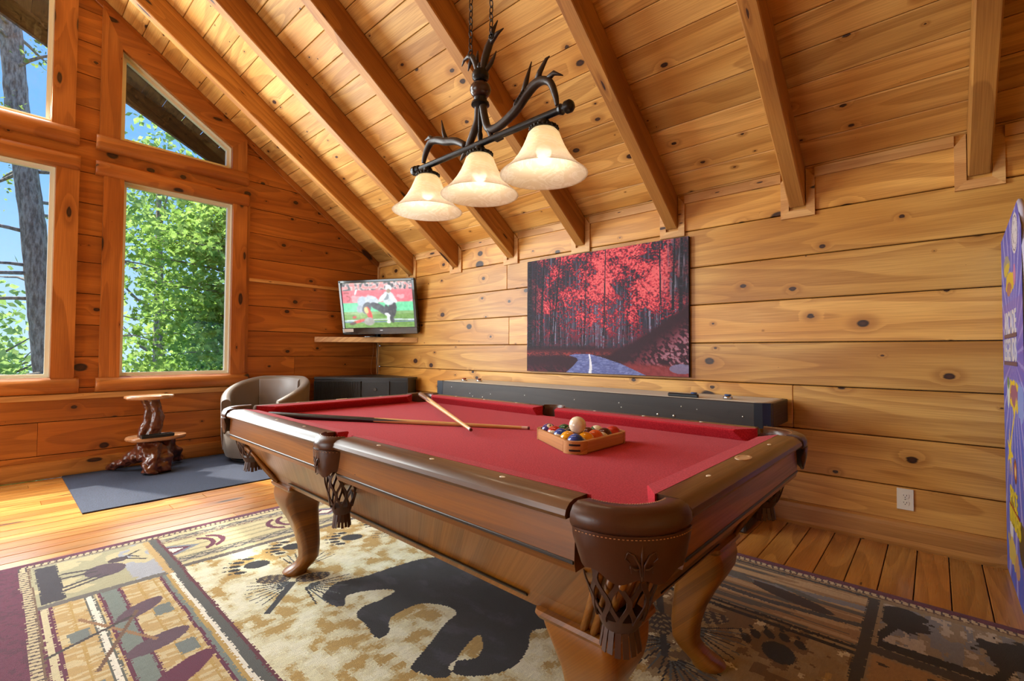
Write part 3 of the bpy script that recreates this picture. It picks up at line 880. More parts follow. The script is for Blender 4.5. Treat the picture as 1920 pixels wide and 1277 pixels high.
for i in range(3):
    a = verts_c[i]; ang = math.atan2(a.y, a.x)
    m = MB().lathe([(rin, .0005), (rin+th, .0005), (rin+th, .0405), (rin, .0405), (rin, .0005)], n=14, a0=ang-R(60), a1=ang+R(60), cap=True)
    cn = m.build('corner', RACKW, rk, True, 40, loc=(a.x, a.y, 0))
    for z in (.012, .029):
        m = MB().lathe([(rin+th-.001, z-.0028), (rin+th+.0010, z-.0028), (rin+th+.0010, z+.0028), (rin+th-.001, z+.0028)], n=12, a0=ang-R(24), a1=ang+R(24))
        m.build('corner_clip', INLAY, cn)
# balls
def ball_mat(name, col, stripe=False, spot=(0, 0, 1), num=True):
    n = NT(name); co = n.coord(); sep = n.n('ShaderNodeSeparateXYZ'); n.put(sep.inputs[0], co)
    ivory = srgb(232, 220, 196)
    c = col
    if stripe:
        m = n.math('GREATER_THAN', n.math('ABSOLUTE', sep.outputs[2]), .0155); c = n.mix(m, col, ivory)
    if num:
        dt = n.n('ShaderNodeVectorMath', operation='DOT_PRODUCT'); n.put(dt.inputs[0], co); n.put(dt.inputs[1], Vector(spot).normalized())
        c = n.mix(n.math('GREATER_THAN', dt.outputs['Value'], .0262), c, ivory)
    c = n.mix(n.math('MULTIPLY', n.noise(co, 60, 2), .06), c, (.2, .18, .15, 1))
    return n.principled(c, .14, 0, None, Coat_Weight=.3, Coat_Roughness=.05)
bsph = MB().sphere((0, 0, 0), Bd/2, 28, 16)
BLUE, RED, YEL, ORA, MAR, GRN, PUR, BLK = srgb(22, 62, 150), srgb(186, 36, 30), srgb(236, 160, 20), srgb(222, 90, 36), srgb(76, 18, 22), srgb(18, 84, 56), srgb(62, 44, 120), srgb(20, 18, 20)
balls = [  # row from the near side, index along the row
    (0, 0, BLUE, False, 'solid blue pool ball in the near corner of the rack'), (0, 1, YEL, True, 'yellow and white striped pool ball beside the blue corner ball'),
    (0, 2, ORA, False, 'solid orange pool ball in the middle of the front row'), (0, 3, MAR, True, 'maroon and white striped pool ball beside the red corner ball'), (0, 4, RED, False, 'solid red pool ball in the right corner of the rack'),
    (1, 0, YEL, False, 'solid yellow pool ball behind the blue corner ball'), (1, 1, PUR, True, 'purple and white striped pool ball under the cue ball'),
    (1, 2, MAR, False, 'solid dark maroon pool ball right of the cue ball'), (1, 3, GRN, True, 'green and white striped pool ball behind the maroon striped one'),
    (2, 0, BLUE, True, 'blue and white striped pool ball on the left side of the rack'), (2, 1, BLK, False, 'black pool ball at the centre of the rack'), (2, 2, ORA, True, 'orange and white striped pool ball hidden behind the cue ball'),
    (3, 0, RED, True, 'red and white striped pool ball next to the purple end ball'), (3, 1, GRN, False, 'solid dark green pool ball near the far end of the rack'),
    (4, 0, PUR, False, 'solid purple pool ball with a number spot at the far end of the rack')]
for row, k, col, stp, lab in balls:
    u = .044 - (4-row)*Bd/2 + k*Bd; v = -.521 - side_c*math.sqrt(3)/6 + row*Bd*math.sqrt(3)/2
    spot = (-.35, -.45, .8) if (row, k) in ((4, 0), (1, 3)) else (.3, .5, -.6)
    o = bsph.build('pool_ball', ball_mat('ball_%d_%d' % (row, k), col, stp, spot), smooth=True, loc=tpos(u, v, BED+Bd/2+.0003))
    if stp: o.rotation_euler = {(0, 1): (R(12), R(62), R(10)), (0, 3): (R(8), R(70), R(20)), (1, 1): (R(64), R(10), 0), (1, 3): (R(30), R(12), 0), (2, 0): (R(14), R(58), R(20)), (2, 2): (R(70), 0, 0), (3, 0): (R(10), R(66), R(30))}[(row, k)]
    tag(o, lab, 'pool ball', 'pool balls in the rack')
    if (row, k) == (4, 0):
        cu = bpy.data.curves.new('digit', 'FONT'); cu.body = '4'; cu.size = .014; cu.align_x = 'CENTER'; cu.align_y = 'CENTER'; cu.extrude = .0003
        to = bpy.data.objects.new('tmp', cu); COL.objects.link(to); dg = bpy.context.evaluated_depsgraph_get()
        me = bpy.data.meshes.new_from_object(to.evaluated_get(dg)); bpy.data.objects.remove(to, do_unlink=True); me.materials.append(INLAY)
        q = Vector(spot).normalized(); d_ = link('number', me, o, loc=q*(Bd/2+.0002)); d_.rotation_euler = q.to_track_quat('Z', 'Y').to_euler()
co = bsph.build('cue_ball', ball_mat('ivory_ball', srgb(236, 222, 196), num=False), smooth=True, loc=tpos(-.0133, -.5545, BED+Bd/2+.0003+Bd*math.sqrt(2/3)))
tag(co, 'ivory cue ball resting on top of the racked balls', 'pool ball')
# cues
SHAFT = wood('cue_maple', srgb(226, 186, 132), srgb(214, 168, 110), srgb(176, 124, 70), rough=.3, knots=.02, tint=.02, grain=.5, ksize=.01)
BUTT_B = wood('cue_brown', srgb(140, 88, 46), srgb(120, 70, 36), srgb(84, 46, 22), rough=.3, knots=.02, tint=.02, ksize=.01)
BUTT_K = plain('cue_black', srgb(34, 30, 30), .3)
TIPM = plain('cue_tip_leather', srgb(96, 40, 44), .7); FERR = plain('cue_ferrule', srgb(226, 200, 190), .35)
def cue(tip, butt, lab, bmat, split=.72):
    A, B = Vector(tpos(*tip)), Vector(tpos(*butt)); L = (B-A).length; d = (B-A).normalized()
    e = empty('pool_cue', A); q = d.to_track_quat('X', 'Z'); e.rotation_mode = 'QUATERNION'; e.rotation_quaternion = q
    tag(e, lab, 'pool cue')
    def r(t): return .0062+.0083*min(1, t*1.05)
    def seg(name, t0, t1, mat, n=12):
        m = MB(); ts = [t0+(t1-t0)*i/6 for i in range(7)]
        m.tube([(L*t, 0, 0) for t in ts], [r(t) for t in ts], n); return m.build(name, mat, e, True, 40)
    seg('tip', 0, .006, TIPM); seg('ferrule', .006, .026, FERR); s_ = seg('shaft', .026, split, SHAFT)
    b = seg('butt', split, .985, bmat); seg('bumper', .985, 1.0, INLAY)
    m = MB()   # spliced points where butt meets shaft
    for k in range(4):
        a = k*math.pi/2+.4; rr_ = r(split)+.0004
        pts = [(L*split, rr_*math.cos(a-.55), rr_*math.sin(a-.55)), (L*split, rr_*math.cos(a), rr_*math.sin(a)), (L*split, rr_*math.cos(a+.55), rr_*math.sin(a+.55)), (L*(split-.13), r(split-.13)*math.cos(a)*1.03, r(split-.13)*math.sin(a)*1.03)]
        pts += [(p[0], p[1]*.9, p[2]*.9) for p in pts]
        m.add(pts, [(0, 1, 3), (1, 2, 3), (4, 7, 5), (5, 7, 6), (0, 4, 5, 1), (1, 5, 6, 2), (0, 3, 7, 4), (2, 6, 7, 3)])
    m.build('splice', bmat, b)
cue((-.112, -.139, BED+.023), (.462, .955, .808), 'pool cue lying across the felt with its brown butt in the far right pocket', BUTT_B, .78)
cue((.154, -.203, BED+.0066), (-.452, .90, BED+.0146), 'pool cue with a black butt beside the left rail, tip pointing at the rack', BUTT_K, .56)
# ------------------------------------------------------------------ area rug (woven picture rug)
def smooth_poly(p, n=4):
    out = []; k = len(p)
    for i in range(k):
        p0, p1, p2, p3 = (np.array(p[(i+j) % k]) for j in (-1, 0, 1, 2))
        for q in range(n):
            t = q/n; out.append(tuple(.5*((2*p1)+(-p0+p2)*t+(2*p0-5*p1+4*p2-p3)*t*t+(-p0+3*p1-3*p2+p3)*t**3)))
    return out
def rug():
    x0, x1, y0, y1 = -3.435, -.762, -5.905, -2.17
    nu, nv = 446, 622
    X, Y = np.meshgrid(x0+(np.arange(nu)+.5)/nu*(x1-x0), y0+(np.arange(nv)+.5)/nv*(y1-y0))
    jr = np.random.default_rng(2)
    wob = (vnoise(X, Y, 9, 3)-.5)*.010+jr.normal(0, .0018, X.shape)
    Xw, Yw = X+wob, Y+(vnoise(X, Y, 9, 8)-.5)*.010+jr.normal(0, .0018, X.shape)
    C = lambda *c: np.array(c, float)
    cream, beige, gold, tan = C(226, 222, 188), C(206, 196, 152), C(184, 152, 84), C(150, 128, 86)
    navy, purple, grey, teal, slate, white, brown = C(19, 20, 29), C(96, 26, 62), C(92, 94, 88), C(116, 128, 122), C(128, 136, 148), C(232, 228, 214), C(58, 48, 48)
    img = np.empty(X.shape+(3,)); img[:] = cream
    def put(m, c, k=1.0): img[m] = img[m]*(1-k)+c*k
    def rect(a, b, c_, d, col, k=1.0): put((Xw >= a) & (Xw < b) & (Yw >= c_) & (Yw < d), col, k)
    # ---- inner field: cream with gold blotches
    put(np.ones_like(X, bool), cream)
    Xq, Yq = np.floor(Xw/.013)*.013, np.floor(Yw/.016)*.016          # stepped like the weave
    bl = .62*vnoise(Xq, Yq, 13, 21, 2)+.38*vnoise(Xq+5, Yq, 30, 24, 1)
    bl = bl+jr.normal(0, .016, X.shape)
    put(bl > .50, C(214, 206, 168)); put(bl > .565, C(198, 178, 124)); put(bl > .615, gold)
    put((bl < .38), C(234, 232, 206))
    nearf = np.clip((-Y-4.2)/1.0, 0, 1)*np.clip((X+2.35)/.7, 0, 1)
    put((nearf > .12) & (vnoise(Xq, Yq, 16, 55, 2) < .36+.42*nearf), tan, .85)
    put((nearf > .35) & (.6*vnoise(Xq, Yq, 10, 77, 2)+.4*vnoise(Xq, Yq, 34, 79, 1) > .55), C(112, 84, 52), .9)
    # ---- bear
    bear = [(-2.477, -3.544), (-2.43, -3.50), (-2.363, -3.464), (-2.243, -3.506), (-2.123, -3.516), (-1.99, -3.54), (-1.913, -3.569), (-1.812, -3.647), (-1.76, -3.78), (-1.72, -3.95), (-1.70, -4.12), (-1.74, -4.30), (-1.80, -4.40), (-1.86, -4.47), (-1.95, -4.44), (-1.988, -4.40), (-2.052, -4.363), (-2.135, -4.415), (-2.236, -4.445), (-2.313, -4.426), (-2.385, -4.366), (-2.405, -4.301), (-2.367, -4.275), (-2.305, -4.316), (-2.245, -4.295), (-2.205, -4.23), (-2.319, -4.258), (-2.435, -4.319), (-2.485, -4.213), (-2.473, -4.187), (-2.371, -4.143), (-2.247, -4.084), (-2.157, -4.054), (-2.167, -3.964), (-2.228, -3.887), (-2.36, -3.889), (-2.418, -3.966), (-2.474, -3.969), (-2.453, -3.86), (-2.447, -3.777), (-2.395, -3.736), (-2.315, -3.742), (-2.227, -3.717), (-2.317, -3.631), (-2.398, -3.609), (-2.439, -3.669), (-2.472, -3.643)]
    mb = inpoly(X+wob*.7, Y+wob*.5, smooth_poly(bear))
    put(mb, navy); sh = vnoise(X*2, Y, 8, 5); sh = sh+jr.normal(0, .04, X.shape); put(mb & (sh > .55), C(30, 31, 42)); put(mb & (sh > .66), C(48, 48, 60))
    # ---- paws
    def paw(px, py, ang, s=1.0):
        ca, sa = math.cos(ang), math.sin(ang)
        u = ((X-px)*ca+(Y-py)*sa)/s; v = (-(X-px)*sa+(Y-py)*ca)/s
        put((u/.058)**2+(v/.045)**2 < 1, navy)
        for k in range(5):
            a = (k-2)*.42
            cu, cv = .098*math.cos(a)*(1.0 if k not in (0, 4) else .88), .105*math.sin(a)
            put(((u-cu)/.027)**2+((v-cv)/.015)**2 < 1, navy)
            put(((u-cu-.040)/.010)**2+((v-cv-.004*(k-2))/.006)**2 < 1, navy)
    paw(-2.545, -3.0, 2.6, 1.0); paw(-2.33, -2.915, 2.6, .95); paw(-2.05, -3.03, 2.6, 1.0); paw(-1.79, -2.93, 2.6, .95)
    paw(-1.555, -5.09, .5, 1.15); paw(-1.62, -3.1, 2.6, 1.0)
    # ---- pine cones with needles
    def cone(px, py, ang, s=1.0):
        ca, sa = math.cos(ang), math.sin(ang)
        u = ((X-px)*ca+(Y-py)*sa)/s; v = (-(X-px)*sa+(Y-py)*ca)/s
        m = (u/.075)**2+(v/.045)**2 < 1
        put(m, brown); sc = np.sin(u*190+np.abs(v)*150)*np.cos(v*170)
        put(m & (sc > .25), C(150, 132, 96))
    def needles(px, py, ang, L=.16, n=9, spread=1.5):
        for k in range(n):
            a = ang+spread*(k/(n-1)-.5); dx, dy = math.cos(a), math.sin(a)
            t = (X-px)*dx+(Y-py)*dy; w = np.abs(-(X-px)*dy+(Y-py)*dx)
            put((t > .02) & (t < L) & (w < .0055*(1-t/L*.6)), C(84, 92, 96) if k % 2 else navy)
    def stem(a, b, w=.014):
        d = np.array(b)-np.array(a); L = np.hypot(*d); d = d/L
        t = (X-a[0])*d[0]+(Y-a[1])*d[1]; q = np.abs(-(X-a[0])*d[1]+(Y-a[1])*d[0]); put((t > 0) & (t < L) & (q < w), C(44, 46, 52))
    for (ox, oy) in ((0, 0),):
        needles(-2.50, -3.32, 2.9, .2); needles(-2.48, -3.38, -1.0, .2); needles(-2.42, -3.2, .9, .2)
        stem((-2.685, -3.50), (-2.50, -3.31)); cone(-2.55, -3.22, 2.4); cone(-2.415, -3.33, -.4)
    needles(-1.75, -4.78, 2.6, .2); needles(-1.60, -4.66, 1.2, .22); needles(-1.62, -4.8, -1.6, .2); needles(-1.84, -4.82, -2.2, .16)
    stem((-1.85, -4.80), (-1.45, -4.60), .012); cone(-1.66, -4.70, .6, 1.1); cone(-1.50, -4.82, -1.0, 1.1)
    cone(-1.75, -3.25, .6); needles(-1.8, -3.2, 2, .2)
    # ---- far strip
    rect(-2.80, -1.33, -2.755, -2.20, beige)
    put((Yw > -2.755) & (Xw > -2.8) & (Xw < -1.33) & (np.sin(Yw*95) > .55), C(158, 150, 116), .7)
    def zig(ya, yb, c1, c2, per=.09, xa=-2.8, xb=-1.33, horiz=True):
        P, Q = (Xw, Yw) if horiz else (Yw, Xw)
        mid = (ya+yb)/2; h = abs(yb-ya)/2; m = (P > xa) & (P < xb) & (np.abs(Q-mid) < h)
        put(m, c1); tri = np.abs(((P/per) % 1)*2-1); put(m & (np.abs(np.abs(Q-mid)/h-tri) < .30), c2)
    zig(-2.335, -2.285, C(170, 160, 140), C(84, 84, 84)); zig(-2.70, -2.65, C(170, 160, 140), C(84, 84, 84))
    rect(-2.8, -1.33, -2.352, -2.342, purple); rect(-2.8, -1.33, -2.645, -2.635, grey); rect(-2.8, -1.33, -2.772, -2.735, C(96, 88, 84))
    for (cx, cy, sg) in ((-2.70, -2.50, 1), (-2.65, -2.49, 1), (-2.20, -2.50, -1), (-2.14, -2.49, -1), (-1.75, -2.5, 1), (-1.70, -2.49, 1)):
        r = np.hypot((X-cx), (Y-cy)*1.0); m = (np.abs(r-.10) < .013) & (sg*(X-cx) > .045); put(m, purple)
    for cx in (-2.79, -1.95, -1.35):
        q = np.abs(X-cx)+np.abs(Y+2.5)*1.6; put((q < .13) & (Y > -2.63) & (Y < -2.37) & (X > -2.8), slate); put((q < .09) & (X > -2.8), purple); put((q < .055) & (X > -2.8), white)
    # ---- right strip: river with fish
    rect(-1.33, -.845, -5.29, -2.76, tan); st = vnoise(X*14, Y*.9, 3, 90, 2)
    mR = (Xw > -1.33) & (Xw < -.845) & (Yw > -5.29) & (Yw < -2.2)
    put(mR, C(160, 132, 94)); put(mR & (st > .58), C(92, 92, 88)); put(mR & (st < .36), C(190, 168, 128))
    put(mR & (np.abs(Xw+1.02+.03*np.sin(Y*5)) < .022), slate); put(mR & (np.abs(Xw+1.16+.03*np.sin(Y*5+1)) < .016), C(70, 74, 80))
    for fy in (-5.03, -4.1, -3.2):
        u = (Y-fy); v = (X+1.09)-.25*u; put(((u/.17)**2+(v/.042)**2 < 1), brown); put(((u-.24)/.09)**2+(v/.03)**2 < 1, C(96, 104, 104)); put(((u+.02)/.10)**2+((v-.07)/.016)**2 < 1, C(96, 104, 104))
    rect(-1.385, -1.362, -5.29, -2.76, navy); rect(-1.345, -1.325, -5.29, -2.2, navy); rect(-.872, -.852, -5.29, -2.2, C(60, 62, 64))
    # ---- near strip
    rect(-3.33, -.845, -5.84, -5.30, C(150, 134, 104))
    mp = (Xw > -1.27) & (Xw < -.875) & (Yw < -5.345) & (Yw > -5.83)
    put(mp, C(150, 140, 120)); put(mp & (vnoise(X*2, Y*6, 5, 31) > .5), slate); put(mp & (vnoise(X*3, Y*5, 6, 35) > .58), C(190, 186, 176))
    for (tx, ty, s_) in ((-.98, -5.41, .14), (-1.02, -5.72, .17)):
        put(mp & (((X-tx)/s_)**2+((Y-ty)/(s_*.8))**2 < .55+.9*(vnoise(X, Y, 30, 61)-.5)), navy)
        put(mp & (np.abs(Y-ty+.3*(X-tx)) < .016) & (X < tx) & (X > -1.24), navy)
    put(mp & (Xw < -1.215), navy)
    rect(-3.33, -.86, -5.33, -5.29, C(58, 56, 56)); rect(-1.33, -1.275, -5.84, -5.33, C(64, 60, 58))
    rect(-3.33, -1.34, -5.83, -5.34, C(168, 136, 88)); put((Xw < -1.34) & (Yw < -5.36) & (vnoise(X, Y, 18, 66, 2) > .55), C(60, 52, 46))
    # ---- left strip
    rect(-3.335, -2.80, -5.29, -2.20, C(190, 160, 104)); mL = (Xw > -3.31) & (Xw < -2.88) & (Yw > -5.29) & (Yw < -2.80)
    put(mL & (vnoise(X*2, Y*7, 8, 14, 2) > .52), C(206, 190, 146))
    for xa, xb, c in ((-3.31, -3.298, purple), (-3.298, -3.276, C(206, 196, 160)), (-3.276, -3.262, purple), (-3.215, -3.205, gold), (-3.165, -3.158, grey), (-3.158, -3.140, white), (-3.140, -3.132, grey), (-3.122, -3.110, purple), (-3.110, -3.055, teal), (-3.055, -3.043, purple), (-2.99, -2.98, gold), (-2.93, -2.922, gold), (-2.905, -2.893, purple), (-2.893, -2.878, teal), (-2.878, -2.862, gold), (-2.862, -2.846, white)):
        rect(xa, xb, -5.29, -2.80, c)
    for (cx, cy) in ((-3.209, -3.146), (-2.955, -3.148), (-2.956, -3.506), (-3.21, -3.56), (-2.955, -3.9)):
        rect(cx-.03, cx+.03, cy-.045, cy+.045, C(112, 122, 120))
    def ell(cx, cy, a, b, ang, col):
        ca, sa = math.cos(ang), math.sin(ang); u = (X-cx)*ca+(Y-cy)*sa; v = -(X-cx)*sa+(Y-cy)*ca; put((u/a)**2+(v/b)**2 < 1, col)
    ell(-3.02, -3.08, .10, .045, -.9+1.57, C(92, 66, 82)); ell(-3.02, -3.40, .105, .05, .35, C(92, 66, 82)); ell(-3.01, -3.66, .13, .05, .6, purple)
    def line(a, b, w, col):
        d = np.array(b)-np.array(a); L = np.hypot(*d); d = d/L; t = (X-a[0])*d[0]+(Y-a[1])*d[1]; q = np.abs(-(X-a[0])*d[1]+(Y-a[1])*d[0]); put((t > 0) & (t < L) & (q < w), col)
    line((-3.20, -3.0), (-3.02, -3.38), .007, C(150, 112, 76)); line((-3.194, -3.453), (-3.03, -3.08), .007, C(110, 80, 60)); line((-3.33, -3.25), (-3.05, -3.12), .008, C(60, 52, 52))
    # moose panel
    rect(-3.315, -2.87, -2.80, -2.755, C(104, 100, 96)); mm = (Xw > -3.305) & (Xw < -2.875) & (Yw > -2.76) & (Yw < -2.265)
    put(mm, C(196, 186, 146)); put(mm & (vnoise(X, Y, 11, 50) > .5), C(168, 164, 132)); put(mm & (Xw > -2.99) & (vnoise(X, Y, 12, 51) > .42), C(164, 168, 178))
    rect(-3.29, -3.215, -2.75, -2.28, C(50, 46, 58))
    ell(-3.062, -2.53, .075, .085, .3, C(84, 66, 80)); ell(-3.0, -2.43, .04, .035, 0, C(70, 56, 66))
    for a, b in (((-3.21, -2.44), (-3.09, -2.48)), ((-3.215, -2.50), (-3.09, -2.52)), ((-3.22, -2.62), (-3.08, -2.57)), ((-3.22, -2.66), (-3.06, -2.60))): line(a, b, .009, C(60, 52, 60))
    for a, b in (((-2.98, -2.42), (-2.90, -2.36)), ((-2.96, -2.40), (-2.92, -2.46)), ((-2.97, -2.44), (-2.90, -2.52))): line(a, b, .006, C(60, 52, 56))
    rect(-3.335, -2.8, -2.265, -2.245, C(150, 146, 128))
    # dividers
    rect(-2.846, -2.805, -5.29, -2.20, C(84, 86, 84)); rect(-2.812, -2.798, -5.29, -2.20, C(96, 30, 50)); rect(-3.345, -3.312, -5.84, -2.2, C(126, 132, 134)); rect(-3.332, -3.320, -5.84, -2.2, C(206, 196, 160))
    # ---- border: fringe zigzag then purple binding
    e = np.minimum(np.minimum(Xw-x0-.05, x1-.0-Xw), np.minimum(Yw-y0, y1-Yw))
    along = np.where(np.minimum(Xw-x0, x1-Xw) < np.minimum(Yw-y0, y1-Yw), Y, X)
    fr = (e > .042) & (e <= .072); put(fr, C(196, 182, 146)); put(fr & (np.abs(((along/.026) % 1)-.5+((e-.054)*9)) < .16), C(74, 58, 62))
    put((e > .072) & (e <= .080), C(110, 84, 64)); put(e <= .042, purple); put((e <= .042) & (vnoise(X, Y, 60, 70) > .6), C(80, 20, 52))
    # woven rows
    img[...] *= (.98+.12*vnoise(X*8, Y*30, 9, 99, 2))[..., None]
    mat = painted('rug_pile', .95, .55, 320, sheen=.15)
    ripple = lambda a, b: np.stack([x0+a, y0+b, .0115+.0012*np.sin(a*3+b*2)*0 + .0015*vnoise(a, b, 6, 2)], -1)
    o = print_grid('area_rug', x1-x0, y1-y0, nu, nv, img, mat, None, ripple)
    # thickness round the edge
    bm = bmesh.new(); bm.from_mesh(o.data)
    be = [ed for ed in bm.edges if ed.is_boundary]
    ex = bmesh.ops.extrude_edge_only(bm, edges=be)
    for v in [g for g in ex['geom'] if isinstance(g, bmesh.types.BMVert)]: v.co.z = .0008
    lay = bm.loops.layers.float_color.get('print')
    col = Vector(srgb(96, 26, 62))
    for f in [g for g in ex['geom'] if isinstance(g, bmesh.types.BMFace)]:
        for l in f.loops: l[lay] = col
    bmesh.ops.recalc_face_normals(bm, faces=bm.faces)
    bm.to_mesh(o.data); bm.free()
    tag(o, 'large lodge-style rug with a black bear, paw prints and purple edging', 'rug')
rug()
# ------------------------------------------------------------------ navy mat by the window
def mat_cloth():
    n = NT('navy_mat'); co = n.coord(); sp = n.noise(co, 190, 2, .7); b = n.noise(co, 3, 2)
    c = n.mix(n.smooth(sp, .35, .7), srgb(15, 19, 32), srgb(50, 58, 82)); c = n.mix(n.math('MULTIPLY', b, .3), c, srgb(30, 38, 58))
    return n.principled(c, .95, 0, n.bump(sp, .3, .002))
m = MB().cbox((0, 0, 0), (2.05, 1.335, .009), .003)
mo_ = m.build('floor_mat', mat_cloth(), loc=(-2.008, -.709, .0052)); tag(mo_, 'dark navy mat on the floor under the grey chair', 'mat')
# ------------------------------------------------------------------ root side table
BURL = plain('burl_root', srgb(104, 50, 28), .3, vary=.7, scale=18, bump=.5, Coat_Weight=.4)
SLABTOP = wood('slab_top', srgb(206, 160, 116), srgb(176, 120, 78), srgb(120, 74, 42), rough=.22, knots=.5, tint=.05, coat=.5, kscale=(6, 9, 9), ksize=.12)
rt = empty('root_side_table', (-2.46, -.36, .0095)); tag(rt, 'two-tier side table made from a gnarled root with slab tops', 'side table')
def slab(name, pts, z0, z1, seed):
    r_ = random.Random(seed); secs = []
    for z, k in ((z0, .90), (z0+.006, .97), ((z0+z1)/2, 1.0), (z1-.004, .99), (z1, .965)):
        secs.append([(x*k+r_.uniform(-.002, .002), y*k+r_.uniform(-.002, .002), z) for x, y in pts])
    return MB().loft(secs).build(name, SLABTOP, rt, True, 45)
def blob(rx, ry, n, seed, rough_=.12):
    r_ = random.Random(seed); out = []
    ph = [r_.uniform(0, 6.28) for _ in range(4)]
    for k in range(n):
        a = 2*math.pi*k/n; f = 1+rough_*(.6*math.sin(2*a+ph[0])+.5*math.sin(3*a+ph[1])+.35*math.sin(5*a+ph[2])+.2*math.sin(9*a+ph[3]))
        out.append((rx*f*math.cos(a), ry*f*math.sin(a)))
    return out
slab('table_top', [(x-.055, y+.01) for x, y in blob(.165, .135, 28, 4)], .632, .664, 1)
slab('lower_shelf', [(x+.0, y) for x, y in blob(.215, .15, 30, 9, .10)], .272, .308, 2)
tr = MB()
tr.tube([(-.10, .0, .30), (-.085, .0, .36), (-.05, .01, .44), (-.055, .01, .55), (-.085, .01, .64)], [.035, .04, .04, .03, .03], 12)
tr.tube([(-.015, -.02, .30), (.0, -.015, .37), (.01, -.005, .47), (-.005, .0, .56), (-.02, .0, .64)], [.04, .046, .05, .042, .045], 12)
tr.tube([(-.05, -.03, .30), (-.03, -.03, .36), (-.02, -.02, .42)], [.035, .03, .02], 10)
t_ = tr.build('trunk', BURL, rt, True); md = t_.modifiers.new('remesh', 'REMESH'); md.mode = 'VOXEL'; md.voxel_size = .008; md.use_smooth_shade = True
gnarl = bpy.data.textures.new('gnarl', 'CLOUDS'); gnarl.noise_scale = .055; gnarl.noise_depth = 2
md = t_.modifiers.new('gnarl', 'DISPLACE'); md.texture = gnarl; md.strength = .028; md.mid_level = .5
rb = MB()
rb.sphere((0, 0, .19), .12, 14, 10, (1.2, .95, .9)); rb.sphere((-.07, -.05, .16), .075, 12, 8); rb.sphere((.09, .02, .20), .07, 12, 8, (1, 1, 1.2)); rb.sphere((-.10, .06, .12), .06, 12, 8, (1.3, 1, .8))
rb.tube([(-.02, -.02, .24), (-.09, .06, .16), (-.19, .16, .08), (-.25, .24, .04), (-.28, .29, .02)], [.085, .07, .045, .04, .022], 10)
rb.tube([(-.01, -.03, .22), (-.04, -.10, .12), (-.05, -.14, .05), (-.055, -.145, .004)], [.09, .078, .066, .07], 12)
rb.tube([(.03, -.02, .22), (.05, -.09, .13), (.05, -.14, .06), (.05, -.15, .004)], [.08, .066, .052, .05], 12)
rb.tube([(.04, .02, .24), (.12, .08, .18), (.18, .16, .11), (.22, .20, .02)], [.06, .05, .055, .045], 10)
rb.tube([(.08, -.04, .10), (.02, -.06, .18), (.06, -.03, .27)], [.03, .05, .05], 10)
rb.tube([(-.12, .02, .27), (0, 0, .25), (.13, 0, .27)], [.04, .09, .05], 10)
rb.tube([(.0, .05, .22), (-.02, .16, .1), (-.02, .2, .004)], [.06, .05, .04], 10)
r_o = rb.build('root_base', BURL, rt, True); md = r_o.modifiers.new('remesh', 'REMESH'); md.mode = 'VOXEL'; md.voxel_size = .009; md.use_smooth_shade = True
md = r_o.modifiers.new('gnarl', 'DISPLACE'); md.texture = gnarl; md.strength = .055; md.mid_level = .55
md = r_o.modifiers.new('smooth', 'SMOOTH'); md.factor = .5; md.iterations = 2
BLKP = plain('black_plastic', srgb(22, 24, 28), .35)
ty = empty('serving_tray', (-2.47, -.478, .3185), R(4)); tag(ty, 'small black tray lying on the lower tier of the root table', 'tray')
MB().cbox((0, 0, .003), (.23, .066, .006), .002).build('base', BLKP, ty)
for sx, sy, lx, ly in ((0, -1, .236, .008), (0, 1, .236, .008), (-1, 0, .008, .066), (1, 0, .008, .066)):
    MB().cbox((sx*.114, sy*.031, .014), (lx, ly, .024), .002).build('rim', BLKP, ty)

# ------------------------------------------------------------------ barrel chair
TAUPE = plain('taupe_leather', srgb(106, 92, 80), .42, vary=.18, scale=14, bump=.12, Sheen_Weight=.2)
TAUPE_IN = plain('taupe_inner', srgb(118, 108, 104), .45, vary=.10, scale=12, bump=.1, Sheen_Weight=.3)
ch = empty('barrel_chair', (-1.565, -.455, .0095), 0); tag(ch, 'taupe leather barrel swivel chair in front of the window wall', 'chair')
FACE = math.atan2(-.62, -.78)       # the seat opens this way
def shell(r_in, r_out, z0, hf, gap, name, mat, nseg=44, lean=.0):
    secs = []
    for k in range(nseg+1):
        a = FACE + R(gap) + (2*math.pi-2*R(gap))*k/nseg
        q = abs(2*k/nseg-1); h = hf(q)
        c, s = math.cos(a), math.sin(a)
        def pt_(r, z): rr = r*(1+.05*(z/.8)); return (rr*c, rr*s*1.0, z)
        m_ = (r_in+r_out)/2; tk = (r_out-r_in)/2
        ring = [pt_(r_out-.05, z0), pt_(r_out-.012, z0+.06), pt_(r_out, z0+.2), pt_(r_out, h-tk)]
        for i in range(1, 8): b = math.pi*i/8; ring.append(pt_(m_+tk*math.cos(b), h-tk+tk*math.sin(b)))
        ring += [pt_(r_in, h-tk), pt_(r_in, z0+.2), pt_(r_in, z0+.02)]
        secs.append(ring)
    m = MB().loft(secs); return m.build(name, mat, ch, True, 60)
hf = lambda q: .795 - .205*max(0, q-.25)**1.5/.75**1.5
shell(.305, .385, .045, hf, 46, 'backrest', TAUPE)
inner = MB(); secs = []
for k in range(25):
    a = FACE+math.pi+R(-44)+R(88)*k/24; c, s = math.cos(a), math.sin(a)
    secs.append([(r*c, r*s, z) for r, z in ((.312, .40), (.318, .60), (.326, .735), (.318, .765), (.30, .74), (.292, .60), (.296, .40))])
inner.loft(secs).build('back_cushion', TAUPE_IN, ch, True, 60)
st_ = MB().lathe([(1e-4, .20), (.30, .20), (.306, .24), (.306, .40), (.295, .425), (.25, .44), (1e-4, .445)], n=40); st_.build('seat_cushion', TAUPE, ch, True, 60)
fr_ = MB(); secs = []
